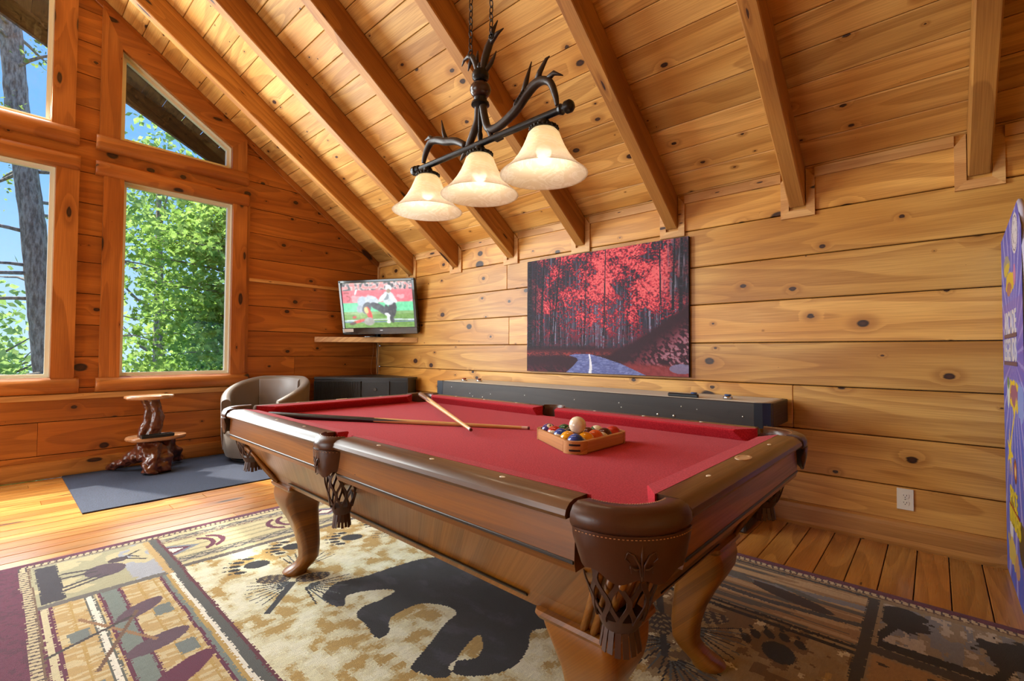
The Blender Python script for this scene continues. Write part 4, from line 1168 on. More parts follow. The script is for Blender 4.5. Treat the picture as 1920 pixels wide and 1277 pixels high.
for k in range(21):
    a = FACE-R(50)+R(100)*k/20; c, s = math.cos(a), math.sin(a)
    secs.append([(r*c, r*s, z) for r, z in ((.30, .045), (.352, .045), (.376, .12), (.378, .30), (.36, .335), (.30, .34))])
fr_.loft(secs).build('front_panel', TAUPE, ch, True, 60)
pp = MB(); pp.tube([((.392)*math.cos(a), .392*math.sin(a), .33) for a in [FACE-R(48)+R(96)*k/20 for k in range(21)]], .004, 6); pp.build('piping', TAUPE, ch, True)
MB().lathe([(1e-4, 0), (.30, 0), (.305, .008), (.30, .02), (.22, .03), (.22, .05), (1e-4, .05)], n=40).build('swivel_base', BLKP, ch, True, 40)

# ------------------------------------------------------------------ corner media console
CONS = plain('charcoal_cabinet', srgb(44, 46, 50), .4, vary=.1); CONSD = plain('charcoal_drawer', srgb(28, 30, 32), .45); STEEL = plain('brushed_steel', srgb(190, 190, 186), .3, 1.0)
cn = empty('media_console', (0, 0, 0)); tag(cn, 'charcoal corner media console with a fluted door under the television', 'console')
A, B = Vector((-.945, -.185, 0)), Vector((-.218, -.982, 0)); dv = (B-A).normalized(); nv_ = Vector((-dv.y*-1, 0, 0)); nv_ = Vector((dv.y, -dv.x, 0))   # toward the room
if nv_.x > 0: nv_ = -nv_
LN = (B-A).length; HT = .772
body = [(A.x, A.y), (B.x, B.y), (-.045, -.90), (-.045, -.05), (-.86, -.05)]
MB().prism([(p[0]*.985-.006, p[1]*.985-.006) for p in body], .0, .03).build('plinth', CONSD, cn)
MB().prism(body, .03, HT-.022).build('body', CONS, cn)
MB().prism([(A.x+nv_.x*.012, A.y+nv_.y*.012), (B.x+nv_.x*.012, B.y+nv_.y*.012), (-.040, -.92), (-.040, -.045), (-.88, -.045)], HT-.022, HT).build('top', CONS, cn)
fm = Matrix((dv, -nv_, (0, 0, 1))).transposed()      # local x along the front, local y into the cabinet
def onfront(u, w, z): return A + dv*u + nv_*w + Vector((0, 0, z))
door = MB(); L1 = LN*.50
door.box((0, 0, 0), (L1, .012, .68), fm); dr = door.build('door', CONS, cn, loc=onfront(L1/2, .007, .39))
for k in range(34):
    u = (k+.5)/34*L1-L1/2
    p = dv*u + nv_*.006
    mm = MB(); mm.prism([(-.0055, 0), (.0055, 0), (.003, .009), (-.003, .009)], -.335, .335, lambda a, b, h: tuple(dv*a + nv_*b + Vector((0, 0, h))))
    mm.build('flute', CONS, dr, loc=p)
u0, u1 = LN*.515, LN*.79
d1 = MB().box((0, 0, 0), (u1-u0, .014, .20), fm).build('drawer', CONSD, cn, loc=onfront((u0+u1)/2, .007, .615))
kb = MB().lathe([(1e-4, .012), (.018, .012), (.020, .008), (.020, 0)], n=18); ko = kb.build('knob', plain('knob_dark', srgb(70, 68, 66), .3, .6), d1, True, 40); ko.location = nv_*.006 + Vector((0, 0, .02)); ko.rotation_euler = nv_.to_track_quat('Z', 'Y').to_euler()
hd = MB().box((0, 0, 0), (u1-u0-.05, .012, .008), fm).build('handle_bar', STEEL, d1, loc=nv_*.012 + Vector((0, 0, -.085)))
MB().box((0, 0, 0), (u1-u0, .014, .40), fm).build('drawer', CONSD, cn, loc=onfront((u0+u1)/2, .007, .295))
MB().box((0, 0, 0), (LN*.19, .006, .66), fm).build('niche_shade_panel', plain('niche_shade', srgb(14, 14, 15), .6), cn, loc=onfront(LN*.895, .002, .39))  # flat black panel, the shade inside an open niche put into its colour
MB().box((0, 0, 0), (.012, .016, .68), fm).build('divider', CONS, cn, loc=onfront(LN*.796, .008, .39))

# ------------------------------------------------------------------ corner shelf and television
sh = MB().prism([(-.868, -.004), (-.004, -.868), (-.004, -.004)], 1.185, 1.245); so = sh.build('corner_shelf', PINE_TRIM); tag(so, 'triangular pine corner shelf holding the television', 'shelf')
tv = empty('television', (-.30, -.40, 1.246)); tag(tv, 'flat television on the corner shelf tilted forward, showing a football game', 'television')
yaw, tilt, rl = R(60.1), R(10.6), R(.77); W_, H_ = .983, .659
cc = Vector((-.37, -.566, 1.606))
n0 = Vector((-math.sin(yaw), -math.cos(yaw), 0)); r0 = Vector((math.cos(yaw), -math.sin(yaw), 0)); u0_ = Vector((0, 0, 1))*math.cos(tilt)+n0*math.sin(tilt)
rv = r0*math.cos(rl)+u0_*math.sin(rl); uv = u0_*math.cos(rl)-r0*math.sin(rl); nv2 = rv.cross(uv)
tvm = Matrix((rv, -nv2, uv)).transposed()   # local x right, local y back, local z up
TVB = plain('gloss_black', srgb(14, 15, 17), .12, Coat_Weight=.5); base_loc = cc - Vector(tv.location)
def tvbox(name, c, d, mat, b=.006, par=tv):
    m = MB().cbox(c, d, b, None); o = m.build(name, mat, par, loc=base_loc if par is tv else (0, 0, 0), rot=tvm.to_euler() if par is tv else (0, 0, 0)); return o
tvbox('housing', (0, .045, 0), (W_, .06, H_), TVB, .012)
for nm, c, d in (('bezel', (0, .008, H_/2-.016), (W_, .022, .032)), ('bezel', (-W_/2+.018, .008, .02), (.036, .022, H_-.05)), ('bezel', (W_/2-.018, .008, .02), (.036, .022, H_-.05)), ('bezel', (0, .006, -H_/2+.040), (W_, .03, .080))):
    tvbox(nm, c, d, TVB, .005)
tvbox('sticker', (-W_/2+.085, -.0105, -H_/2+.055), (.13, .001, .038), plain('white_sticker', srgb(214, 210, 206), .5), .0003)
tvbox('maker_mark', (0.03, -.0105, -H_/2+.05), (.036, .001, .010), plain('silver_mark', srgb(190, 194, 200), .3, .4), .0003)
def tv_image(nu, nv):
    X, Y = np.meshgrid((np.arange(nu)+.5)/nu, (np.arange(nv)+.5)/nv)
    img = np.empty(X.shape+(3,)); C = lambda *c: np.array(c, float)
    img[:] = C(104, 150, 66)
    img[Y < .32] = C(96, 144, 58); s = vnoise(X*2, Y*8, 8, 5); img[(Y < .36)] += ((s[Y < .36]-.5)*50)[:, None]
    m = (Y > .36) & (Y < .56); img[m] = C(96, 205, 150); m = (Y > .30) & (Y <= .36); img[m] = C(120, 160, 92)
    m = (Y > .56) & (Y < .83); img[m] = C(226, 96, 110); img[(Y > .56) & (Y < .83) & (vnoise(X, Y, 6, 9) > .58)] = C(238, 150, 158)
    m = Y >= .83; a = vnoise(X*1.6, Y, 18, 13); img[m] = C(96, 88, 94); img[m & (a > .5)] = C(210, 190, 186); img[m & (a > .62)] = C(228, 128, 128); img[m & (a < .34)] = C(36, 40, 48)
    img[(np.abs(Y-.16-.02*np.sin(X*3)) < .013)] = C(206, 214, 236); img[(np.abs(Y-.13) < .008)] = C(90, 110, 170)
    def ell(cx, cy, a, b, ang, col, k=1.0):
        ca, sa = math.cos(ang), math.sin(ang); u = (X-cx)*ca+(Y-cy)*sa*.66; v = -(X-cx)*sa+(Y-cy)*ca*.66; m = (u/a)**2+(v/b)**2 < 1; img[m] = img[m]*(1-k)+col*k
    # a big red numeral on the hoarding
    r = np.hypot((X-.07)/.05, (Y-.655)/.07); img[(np.abs(r-.8) < .22) & (X > .06)] = C(160, 60, 70); img[(X > .02) & (X < .10) & (np.abs(Y-.78) < .016)] = C(160, 60, 70)
    # standing player in dark trousers
    ell(.66, .30, .035, .14, .35, C(52, 58, 66)); ell(.56, .40, .05, .15, .9, C(60, 66, 74)); ell(.70, .38, .06, .13, -.2, C(44, 50, 58)); ell(.64, .22, .022, .07, .1, C(226, 230, 232)); ell(.64, .12, .03, .02, 0, C(236, 238, 240)); ell(.63, .28, .045, .02, -.5, C(236, 240, 240))
    ell(.66, .64, .09, .10, .2, C(196, 204, 206)); ell(.62, .68, .05, .05, 0, C(120, 132, 140)); ell(.73, .62, .03, .07, .7, C(220, 224, 224)); ell(.58, .66, .03, .08, -.8, C(228, 232, 232)); ell(.67, .86, .045, .05, 0, C(228, 232, 232)); ell(.67, .80, .03, .03, 0, C(150, 120, 96))
    # tackled players
    ell(.30, .55, .085, .10, .5, C(176, 190, 204)); ell(.42, .60, .10, .07, -.3, C(190, 200, 210)); ell(.24, .42, .05, .055, 0, C(150, 162, 176)); ell(.34, .44, .06, .09, -.5, C(70, 76, 86)); ell(.48, .47, .09, .045, -.5, C(60, 66, 74))
    ell(.37, .31, .035, .11, .3, C(212, 44, 38)); ell(.33, .39, .03, .05, .2, C(236, 190, 110)); ell(.22, .15, .10, .022, .25, C(206, 52, 44)); ell(.15, .24, .03, .018, .2, C(196, 48, 44)); ell(.12, .10, .05, .02, .2, C(70, 40, 36)); ell(.36, .14, .075, .06, 0, C(150, 148, 140))
    ell(.20, .80, .012, .05, -.4, C(240, 240, 240))
    glare = .25*np.exp(-((X-.25)**2+(Y-.3)**2)/.06); img = img*(1-glare[..., None])+255*glare[..., None]  # soft white glare painted into the screen picture
    img = img+(vnoise(X*2, Y*1.4, 22, 77, 3)[..., None]-.5)*46
    for _ in range(2): img = (img*2+np.roll(img, 1, 0)+np.roll(img, -1, 0)+np.roll(img, 1, 1)+np.roll(img, -1, 1))/6
    return np.clip(img*1.04, 0, 255)
sw, shh = W_-.07, H_-.115
scr = print_grid('screen', sw, shh, 150, 100, tv_image(150, 100), painted('tv_screen', emit=.80), tv, lambda a, b: np.stack([a-sw/2, np.full_like(a, .006), b-shh/2+.024], -1))
scr.location = base_loc; scr.rotation_euler = tvm.to_euler()
stn = MB(); stn.lathe([(1e-4, 0), (.19, 0), (.19, .006), (.15, .014), (1e-4, .018)], n=28); stn.build('stand_base', TVB, tv, True, 40)
bt = base_loc - uv*(H_/2-.06) - nv2*.05
MB().tube([(0, 0, .01), (bt.x*.5, bt.y*.5, .03), (bt.x, bt.y, bt.z)], .028, 10).build('stand_neck', TVB, tv, True)
cab_ = MB().tube([(-.05, -.05, 1.18), (-.045, -.055, 1.05), (-.05, -.05, .93), (-.04, -.06, .80), (-.05, -.06, .775)], .0045, 6)
o = cab_.build('power_cable', BLKP, smooth=True); tag(o, 'dark power cable hanging down the corner below the television shelf', 'cable')
cab_ = MB().tube([(-.13, -.09, 1.18), (-.12, -.08, 1.06), (-.16, -.10, .90), (-.20, -.16, .81), (-.20, -.2, .777)], .0038, 6)
o = cab_.build('signal_cable', plain('tan_cable', srgb(150, 92, 48), .5), smooth=True); tag(o, 'thin tan cable curving from the shelf down to the console', 'cable')

# ------------------------------------------------------------------ canvas picture
def forest(nu, nv):
    X, Y = np.meshgrid((np.arange(nu)+.5)/nu*1.48, (np.arange(nv)+.5)/nv)
    C = lambda *c: np.array(c, float); x = X/1.48
    img = np.empty(X.shape+(3,)); img[:] = C(40, 38, 54)
    r_ = np.random.default_rng(5)
    def blend(m, c): m = np.clip(m, 0, 1)[..., None]; img[...] = img*(1-m)+c*m
    def sst(a, lo, hi): t = np.clip((a-lo)/(hi-lo), 0, 1); return t*t*(3-2*t)
    blend(.75*np.exp(-((x-.46)**2/.035+(Y-.46)**2/.035)), C(112, 116, 146))
    blend(.8*sst(vnoise(X*38, Y*1.3, 3, 3, 2), .55, .7)*sst(Y, .2, .3), C(96, 94, 120))
    for k in range(110):
        cx = r_.random()*1.48; w = .0015+.0035*r_.random(); y0 = .19+.06*r_.random(); y1 = .45+.5*r_.random(); sl = (r_.random()-.5)*.08
        blend(.9*(np.abs(X-cx-sl*(Y-.3)) < w)*(Y > y0)*sst(-Y, -y1-.1, -y1+.1), C(24, 22, 34) if k % 3 else C(136, 138, 166))
    lf = .5*vnoise(X*1.5+Y*.6, Y*1.5, 6, 33, 3)+.5*vnoise(X*2+Y*1.2, Y*2.2-X*.8, 40, 71, 3)
    cano = sst(Y, .28, .62)*np.clip(1.3-np.abs(x-.62)*1.5, 0.25, 1)
    blend(.9*sst(lf+.13*cano, .52, .60)*sst(Y, .2, .3), C(92, 24, 48))
    blend(.9*sst(lf+.135*cano, .58, .66)*sst(Y, .25, .35), C(158, 36, 58))
    blend(.9*sst(lf+.135*cano, .64, .71)*sst(Y, .3, .4), C(214, 62, 78))
    blend(.8*sst(lf+.13*cano, .70, .77)*sst(Y, .3, .4), C(240, 112, 116))
    blend(.75*sst(-x, -.16, -.02)*sst(Y, .3, .5), C(32, 30, 46)); blend(.7*sst(x, .86, .99)*sst(Y, .45, .6), C(30, 30, 42))
    blend(.5*sst(vnoise(X*26, Y*2, 3, 61, 2), .6, .75)*sst(x, .82, .95)*sst(Y, .45, .6), C(150, 150, 170))
    blend(.55*sst(vnoise(X*5, Y*9, 9, 41, 3), .45, .6)*sst(Y, .12, .2)*sst(-Y, -.42, -.3), C(112, 38, 58))
    for cx, w, ln, y0 in ((.03, .024, .0, .0), (.095, .008, .01, .15), (.158, .014, .05, .08), (.30, .009, .10, .24), (.27, .005, -.03, .25), (.62, .005, .02, .24), (.80, .006, .02, .3), (1.36, .010, .03, .48), (1.42, .014, .02, .45), (1.28, .007, -.02, .52)):
        m = (np.abs(X-cx-ln*(Y-.3)) < w*(1.15-.45*Y)) & (Y > y0); blend(.92*m, C(24, 23, 34)); blend(.6*m*sst(vnoise(X*3, Y*9, 14, 66), .55, .7), C(70, 64, 84))
    for k in range(46):
        a = r_.random()*1.3; b = .5+.45*r_.random(); L = .05+.16*r_.random(); g = r_.uniform(.4, 1.5)*(1 if r_.random() > .5 else -1)
        t = X-a; blend(.85*((t > 0) & (t < L) & (np.abs(Y-b-t*g*(1-t)) < .0026*(1.2-t/L))), C(22, 20, 30))
    # bank on the right, leaf litter, road
    gg = vnoise(X*4+Y*4, Y*3-X*2, 12, 91, 4)
    blend(.95*sst(-Y, -.225, -.185), C(72, 28, 40)); blend(.9*sst(-Y, -.19, -.15)*sst(vnoise(X*3, Y*7, 22, 17, 3), .42, .58), C(158, 58, 56)); blend(.6*sst(-Y, -.235, -.215)*sst(Y, .185, .2)*sst(-x, -.6, -.4), C(36, 24, 36))
    bank = .155+.60*np.clip(X-.80, 0, 1)**1.25+(vnoise(X, Y, 14, 5)-.5)*.03
    blend(sst(bank-Y, -.01, .03), C(48, 24, 38)); blend(.9*sst(bank-Y, .05, .22)*sst(gg, .42, .56), C(118, 46, 62)); blend(.85*sst(bank-Y, .10, .3)*sst(gg, .50, .62)*sst(x, .7, .9), C(176, 132, 150))
    blend(.9*sst(-Y, -.11+.0, -.06)*sst(X, .9, 1.0)*sst(-(Y-.12+.10*np.clip(X-.9, 0, 1)), -.03, .02), C(140, 52, 56))
    road = inpoly(X/1.48, Y, [(.285, -.01), (.345, .06), (.375, .105), (.365, .125), (.31, .145), (.36, .158), (.455, .155), (.52, .135), (.64, .085), (.80, -.01)])
    blend(road*.96, C(98, 108, 168)); blend(.7*road*sst(vnoise(X*4, Y*16, 9, 23), .45, .65), C(132, 144, 198)); blend(.5*road*sst(-vnoise(X*4, Y*16, 9, 24), -.42, -.3), C(70, 78, 130))
    cl = .448+.010*np.sin(np.clip((.155-Y)/.155, 0, 1)*2.6); blend(road*(np.abs(X/1.48-cl) < .004+.006*np.clip(.155-Y, 0, 1)/.155), C(228, 230, 242))
    blend(.8*(((x-.965)/.06)**2+((Y-.055)/.035)**2 < 1), C(120, 124, 164))
    return np.clip(img*(.92+.16*vnoise(X, Y, 60, 8)[..., None]), 0, 255)
cv = empty('canvas_picture', (-.002, -3.402, .897)); tag(cv, 'canvas picture of a road through a red autumn forest', 'picture')
PW, PH = 1.553, 1.042
MB().cbox((-.016, 0, PH/2), (.030, PW, PH), .003).build('stretched_canvas', plain('canvas_edge', srgb(22, 20, 28), .7), cv)
print_grid('printed_face', PW-.004, PH-.004, 360, 242, forest(360, 242), painted('canvas_print', .75, .15, 900), cv, lambda a, b: np.stack([np.full_like(a, -.0318), PW/2-.002-a, b+.002], -1))

# ------------------------------------------------------------------ shuffleboard table
SBK = wood('black_laminate', srgb(58, 50, 48), srgb(48, 42, 42), srgb(34, 30, 32), rough=.35, knots=.02, tint=.02, grain=.8, ksize=.01); SBED = plain('pale_board', srgb(214, 212, 200), .75, vary=.05, Specular_IOR_Level=.1)
SBC = plain('navy_corner', srgb(40, 46, 58), .3)
sb = empty('shuffleboard_table', (-.245, -3.315, 0), 0); tag(sb, 'long black shuffleboard table with a pale playing surface against the wall', 'game table')
LX, LY, z0, z1 = .205, 1.485, .640, .786
def sbbox(nm, c, d, mat, b=.004, along=True):
    o = MB().cbox((0, 0, 0), (d[1], d[0], d[2]) if along else d, b).build(nm, mat, sb, loc=c, rot=(0, 0, R(90)) if along else (0, 0, 0)); return o
sbbox('side_panel', (-LX, 0, (z0+z1)/2), (.024, 2*LY-.14, z1-z0), SBK); sbbox('side_panel', (LX, 0, (z0+z1)/2), (.024, 2*LY, z1-z0), SBK)
sbbox('end_panel', (.03, -LY, (z0+z1)/2), (2*LX-.04, .024, z1-z0), SBK, along=False); sbbox('end_panel', (.0, LY, (z0+z1)/2), (2*LX+.02, .024, z1-z0), SBK, along=False)
cpts = [(-LX-.012, -LY+.075), (-LX+.012, -LY+.07), (-LX+.07, -LY+.012), (-LX+.07, -LY-.012), (-LX+.03, -LY-.006), (-LX-.006, -LY+.03)]
MB().prism(cpts, z0, z1+.001).build('corner_post', SBC, sb, True, 30)
MB().prism([(-LX-.012, LY-.07), (-LX-.012, LY+.012), (-LX+.012, LY+.012), (-LX+.012, LY-.07)], z0, z1+.001).build('corner_post', SBC, sb)
sbbox('playing_board', (0.008, 0, z1-.0175), (.385, 2*LY-.06, .036), SBED); sbbox('gutter', (0, 0, z0+.012), (2*LX-.02, 2*LY-.02, .024), plain('grey_gutter', srgb(96, 94, 90), .8), .002)
sbbox('end_strip', (0.012, -LY+.022, z1-.0175), (.36, .018, .036), plain('pale_strip', srgb(206, 200, 186), .5), along=False)
for sy in (-1, 1): 
    lg = MB().cbox((0, sy*1.1, .32), (.30, .42, .64), .01).build('leg', SBK, sb)
    MB().cbox((0, sy*1.1, .03), (.36, .50, .06), .01).build('foot_plate', SBK, lg)
for (yy, zz, r_) in ((-1.35, .70, .005), (-.98, .73, .005), (-.93, .665, .009), (-.82, .665, .009), (-.55, .69, .005), (-.53, .72, .005), (-.15, .715, .005), (.35, .715, .005), (.75, .70, .005), (.85, .665, .007), (.98, .665, .007), (1.02, .69, .005), (-1.08, .72, .004), (1.28, .735, .004)):
    b_ = MB().sphere((0, 0, 0), r_, 10, 6, (.6, 1, 1)).build('bolt_head', STEEL, sb, True, loc=(-LX-.012, yy, zz))
CHROME = plain('chrome', srgb(200, 204, 210), .15, 1.0)
for i, (px, py, capc, lab) in enumerate(((-.33, -4.54, srgb(50, 84, 140), 'blue-topped shuffleboard puck nearest the near end of the board'), (-.34, -4.33, srgb(60, 92, 150), 'blue-topped shuffleboard puck beside the black rail piece'), (-.31, -2.05, srgb(150, 60, 40), 'red-topped shuffleboard puck at the far end of the board, left one'), (-.27, -2.22, srgb(140, 70, 50), 'red-topped shuffleboard puck at the far end of the board, right one'))):
    e = empty('shuffleboard_puck', (px, py, z1+.0006)); tag(e, lab, 'puck', 'shuffleboard pucks')
    MB().lathe([(1e-4, 0), (.027, 0), (.029, .003), (.029, .014), (.026, .018), (1e-4, .018)], n=20).build('body', CHROME, e, True, 40)
    MB().lathe([(1e-4, .030), (.017, .030), (.021, .026), (.021, .022), (.012, .018)], n=20).build('cap', plain('puck_cap', capc, .3), e, True, 40)
br = MB().cbox((-.395, -4.28, z1+.0125), (.03, .20, .024), .006).build('rail_clamp', BLKP); tag(br, 'short black clamp on the near edge of the shuffleboard', 'clamp')

# ------------------------------------------------------------------ wall outlet
IV = plain('ivory_plastic', srgb(232, 226, 210), .35, vary=.02)
ol = empty('wall_outlet', (-.001, -5.382, .263)); tag(ol, 'ivory double electrical outlet low on the right wall', 'outlet')
MB().cbox((-.003, 0, 0), (.006, .073, .117), .0025).build('cover_plate', IV, ol)
for s_ in (-1, 1):
    m = MB().prism([(.017*math.cos(a)*(1 if abs(math.sin(a)) < .82 else 1), max(-.0135, min(.0135, .017*math.sin(a)))) for a in [2*math.pi*k/20 for k in range(20)]], -.0085, -.004, lambda a, b, h: (h, a, b))
    s_o = m.build('socket', IV, ol, loc=(0, 0, s_*.0195))
    for sy in (-1, 1): MB().box((-.0086, sy*.0065, .003), (.001, .0022, .009 if sy < 0 else .007)).build('slot', INLAY, s_o)
    MB().box((-.0086, 0, -.007), (.001, .004, .004)).build('slot', INLAY, s_o)
MB().lathe([(1e-4, .001), (.003, .001), (.0034, 0)], n=10).build('screw', STEEL, ol, loc=(-.006, 0, 0), rot=(0, R(-90), 0))

# ------------------------------------------------------------------ arcade cabinet
ac = empty('arcade_cabinet', (0, 0, 0)); tag(ac, 'tall arcade game cabinet with purple-blue printed side panel', 'arcade cabinet')
side_poly = [(-.03, .015), (-.03, 1.645), (-.655, 1.705), (-.70, 1.66), (-.80, 1.44), (-.87, 1.2), (-.95, 1.05), (-1.0, .98), (-1.0, .88), (-.78, .78), (-.74, .015)]
YS = -5.772
BLKA = plain('arcade_black', srgb(24, 22, 26), .35)
MB().prism([(a, b) for a, b in side_poly], YS-.020, YS-.0015, lambda a, b, h: (a, h, b)).build('side_panel', BLKA, ac)
MB().prism([(a, b) for a, b in side_poly], YS-.70, YS-.68, lambda a, b, h: (a, h, b)).build('side_panel', BLKA, ac)
MB().prism([(-.035, .03), (-.035, 1.63), (-.645, 1.69), (-.66, 1.45), (-.60, 1.05), (-.92, .93), (-.72, .77), (-.70, .03)], YS-.68, YS-.02, lambda a, b, h: (a, h, b)).build('body', BLKA, ac)
# white edge moulding round the side panel
mo_ = MB(); pl = [(a, YS-.010, b) for a, b in side_poly]; mo_.tube(pl+[pl[0]], .010, 6); mo_.build('edge_moulding', plain('white_moulding', srgb(196, 192, 214), .25), ac, True)
def arcade_art(nu, nv, W, H):
    X, Y = np.meshgrid((np.arange(nu)+.5)/nu*W, (np.arange(nv)+.5)/nv*H)
    C = lambda *c: np.array(c, float); img = np.empty(X.shape+(3,)); img[:] = C(78, 92, 196)
    ang = np.arctan2(X-.40, Y-1.05+1e-6); ray = np.sin(ang*26+vnoise(X, Y, 3, 2)*3); img[ray > .2] = C(100, 92, 190); img[ray > .8] = C(150, 160, 228); img[(Y < .75) & (ray < -.3)] = C(64, 100, 204); img[(Y > .95) & (Y < 1.3)] = img[(Y > .95) & (Y < 1.3)]*.65+C(120, 84, 170)*.35
    def blob(cx, cy, a, b, col, sd, rough_=.5): m = ((X-cx)/a)**2+((Y-cy)/b)**2 < 1+rough_*(vnoise(X, Y, 22, sd)-.5)*2; img[m] = col
    r = np.hypot((X-.53)/.10, (Y-1.575)/.085); img[r < 1] = C(216, 214, 222); img[(r < .88) & (r > .8)] = C(96, 92, 120); img[(r < .6) & (vnoise(X*2, Y*2, 20, 6) > .5)] = C(120, 116, 140)
    blob(.22, 1.475, .13, .05, C(150, 146, 130), 3); blob(.22, 1.46, .10, .03, C(200, 176, 60), 4); blob(.33, 1.385, .15, .05, C(214, 180, 50), 9); blob(.30, 1.36, .09, .03, C(166, 110, 90), 12); blob(.50, 1.40, .04, .05, C(196, 120, 170), 15)
    blob(.40, .88, .17, .075, C(222, 190, 40), 21, .7); blob(.40, .88, .12, .045, C(150, 90, 120), 22, .7); blob(.20, .88, .05, .07, C(210, 220, 214), 26); blob(.20, .93, .04, .03, C(96, 140, 80), 27); blob(.62, .86, .09, .08, C(120, 150, 220), 29)
    # comet and star
    t = (X-.22)*.75+(Y-.63)*.66; q = np.abs(-(X-.22)*.66+(Y-.63)*.75); img[(t > 0) & (t < .36) & (q < .012)] = C(222, 196, 70)
    a = np.arctan2(Y-.60, X-.22); rr_ = np.hypot(X-.22, Y-.60); img[rr_ < .045+.065*np.abs(np.cos(a*3.5))**6] = C(230, 206, 60)
    rr_ = np.hypot(X-.40, Y-.545); img[rr_ < .055] = C(120, 60, 50); img[rr_ < .035] = C(214, 120, 70); img[rr_ < .02] = C(236, 214, 150)
    blob(.22, .26, .06, .10, C(222, 222, 226), 33, .8); blob(.24, .15, .15, .07, C(206, 182, 90), 36, .9); blob(.40, .13, .10, .05, C(196, 150, 110), 37, .9); blob(.58, .28, .10, .09, C(64, 60, 40), 41, .2)
    return np.clip(img, 0, 255)
AW, AH = .74, 1.69
art = print_grid('side_art', AW, AH, 150, 320, arcade_art(150, 320, AW, AH), painted('arcade_print', .38), ac, lambda a, b: np.stack([-.032-a, np.full_like(a, YS), np.clip(.017+b, 0, 1.645+.0957*np.clip(a, 0, .62)-.2*np.clip(a-.62, 0, 1)*5)], -1))
def words(txt, x, z, w, h, col, par, back=None, ext=.0012):
    cu = bpy.data.curves.new('t', 'FONT'); cu.body = txt; cu.size = .1; cu.align_x = 'CENTER'; cu.align_y = 'CENTER'; cu.extrude = .006; cu.offset = .002
    to = bpy.data.objects.new('tmp', cu); COL.objects.link(to); dg = bpy.context.evaluated_depsgraph_get()
    me = bpy.data.meshes.new_from_object(to.evaluated_get(dg)); bpy.data.objects.remove(to, do_unlink=True)
    co = np.empty(len(me.vertices)*3); me.vertices.foreach_get('co', co); co = co.reshape(-1, 3)
    mn, mx = co.min(0), co.max(0); c = (co-(mn+mx)/2)/(mx-mn)
    out = np.stack([x-c[:, 0]*w, YS+.0015+c[:, 2]*.002, z+c[:, 1]*h], -1); me.vertices.foreach_set('co', out.ravel()); me.update()
    me.materials.clear(); me.materials.append(col)
    o = link('lettering', me, par); return o
WLET = plain('silver_letter', srgb(214, 212, 220), .3); YLET = plain('yellow_letter', srgb(232, 206, 50), .35); DLET = plain('plum_bar', srgb(88, 62, 82), .4); RLET = plain('red_letter', srgb(150, 40, 40), .4)
words('ARCADE', -.36, 1.222, .44, .105, WLET, ac); words('LEGENDS', -.345, 1.098, .46, .105, WLET, ac)
for z, w, x in ((1.162, .44, -.36), (1.036, .48, -.345)): MB().cbox((x, YS+.0012, z), (w, .003, .018), .0008).build('title_bar', DLET, ac)
words('SPACE', -.37, .430, .26, .085, YLET, ac); words('INVADERS', -.40, .338, .38, .085, YLET, ac)
MB().cbox((-.39, YS+.0012, .384), (.34, .003, .010), .0008).build('title_bar', RLET, ac)
# ------------------------------------------------------------------ antler chandelier
BRONZE = plain('dark_bronze', srgb(38, 36, 38), .35, .55, vary=.25, scale=40)
ANTLER = plain('antler_bronze', srgb(62, 50, 46), .42, .25, vary=.6, scale=22, bump=.4)
HORN = plain('antler_tip', srgb(150, 128, 104), .45, .1, vary=.4, scale=30)
MARBLE = plain('marbled_ball', srgb(82, 52, 44), .25, 0, vary=.8, scale=14)
def shade_mat():
    n = NT('alabaster_glass'); co = n.coord()
    v = n.noise(n.vmath('MULTIPLY', co, (7, 7, 12)), 1.6, 4, .6, 1.6); vein = n.smooth(n.math('ABSOLUTE', n.math('SUBTRACT', v, .5)), .0, .07)
    c = n.mix(vein, (.90, .86, .76, 1), (.87, .79, .64, 1))
    d = n.n('ShaderNodeBsdfDiffuse'); n.put(d.inputs[0], c); t = n.n('ShaderNodeBsdfTranslucent'); n.put(t.inputs[0], c)
    tr = n.n('ShaderNodeBsdfTransparent'); g = n.n('ShaderNodeBsdfGlossy'); g.inputs['Roughness'].default_value = .15
    m1 = n.n('ShaderNodeMixShader'); m1.inputs[0].default_value = .55; n.t.links.new(d.outputs[0], m1.inputs[1]); n.t.links.new(t.outputs[0], m1.inputs[2])
    m2 = n.n('ShaderNodeMixShader'); sz = n.n('ShaderNodeSeparateXYZ'); n.put(sz.inputs[0], co); n.put(m2.inputs[0], n.math('ADD', n.math('MULTIPLY', n.math('SUBTRACT', 1.0, n.smooth(sz.outputs[2], .03, .075)), .34), n.math('MULTIPLY', vein, .06))); n.t.links.new(m1.outputs[0], m2.inputs[1]); n.t.links.new(tr.outputs[0], m2.inputs[2])
    m3 = n.n('ShaderNodeMixShader'); m3.inputs[0].default_value = .05; n.t.links.new(m2.outputs[0], m3.inputs[1]); n.t.links.new(g.outputs[0], m3.inputs[2])
    n.t.links.new(m3.outputs[0], n.out.inputs[0]); return n.mat
SHADE = shade_mat()
def bulb_mat():
    n = NT('lit_bulb'); return n.principled((1, .95, .85, 1), .4, 0, None, Emission_Color=(1.0, .86, .62, 1), Emission_Strength=4.0)
BULB = bulb_mat()
CHX, CHY = -2.12, -4.13
cd_ = empty('antler_chandelier', (CHX, CHY, 1.72)); tag(cd_, 'dark bronze antler chandelier with three cream glass shades over the pool table', 'chandelier')
Z0 = 1.72
def cz(z): return z-Z0
ZB = 1.935
MB().tube([(0, -.42, cz(ZB)), (0, .42, cz(ZB))], .0135, 14).build('cross_bar', BRONZE, cd_, True, 40)
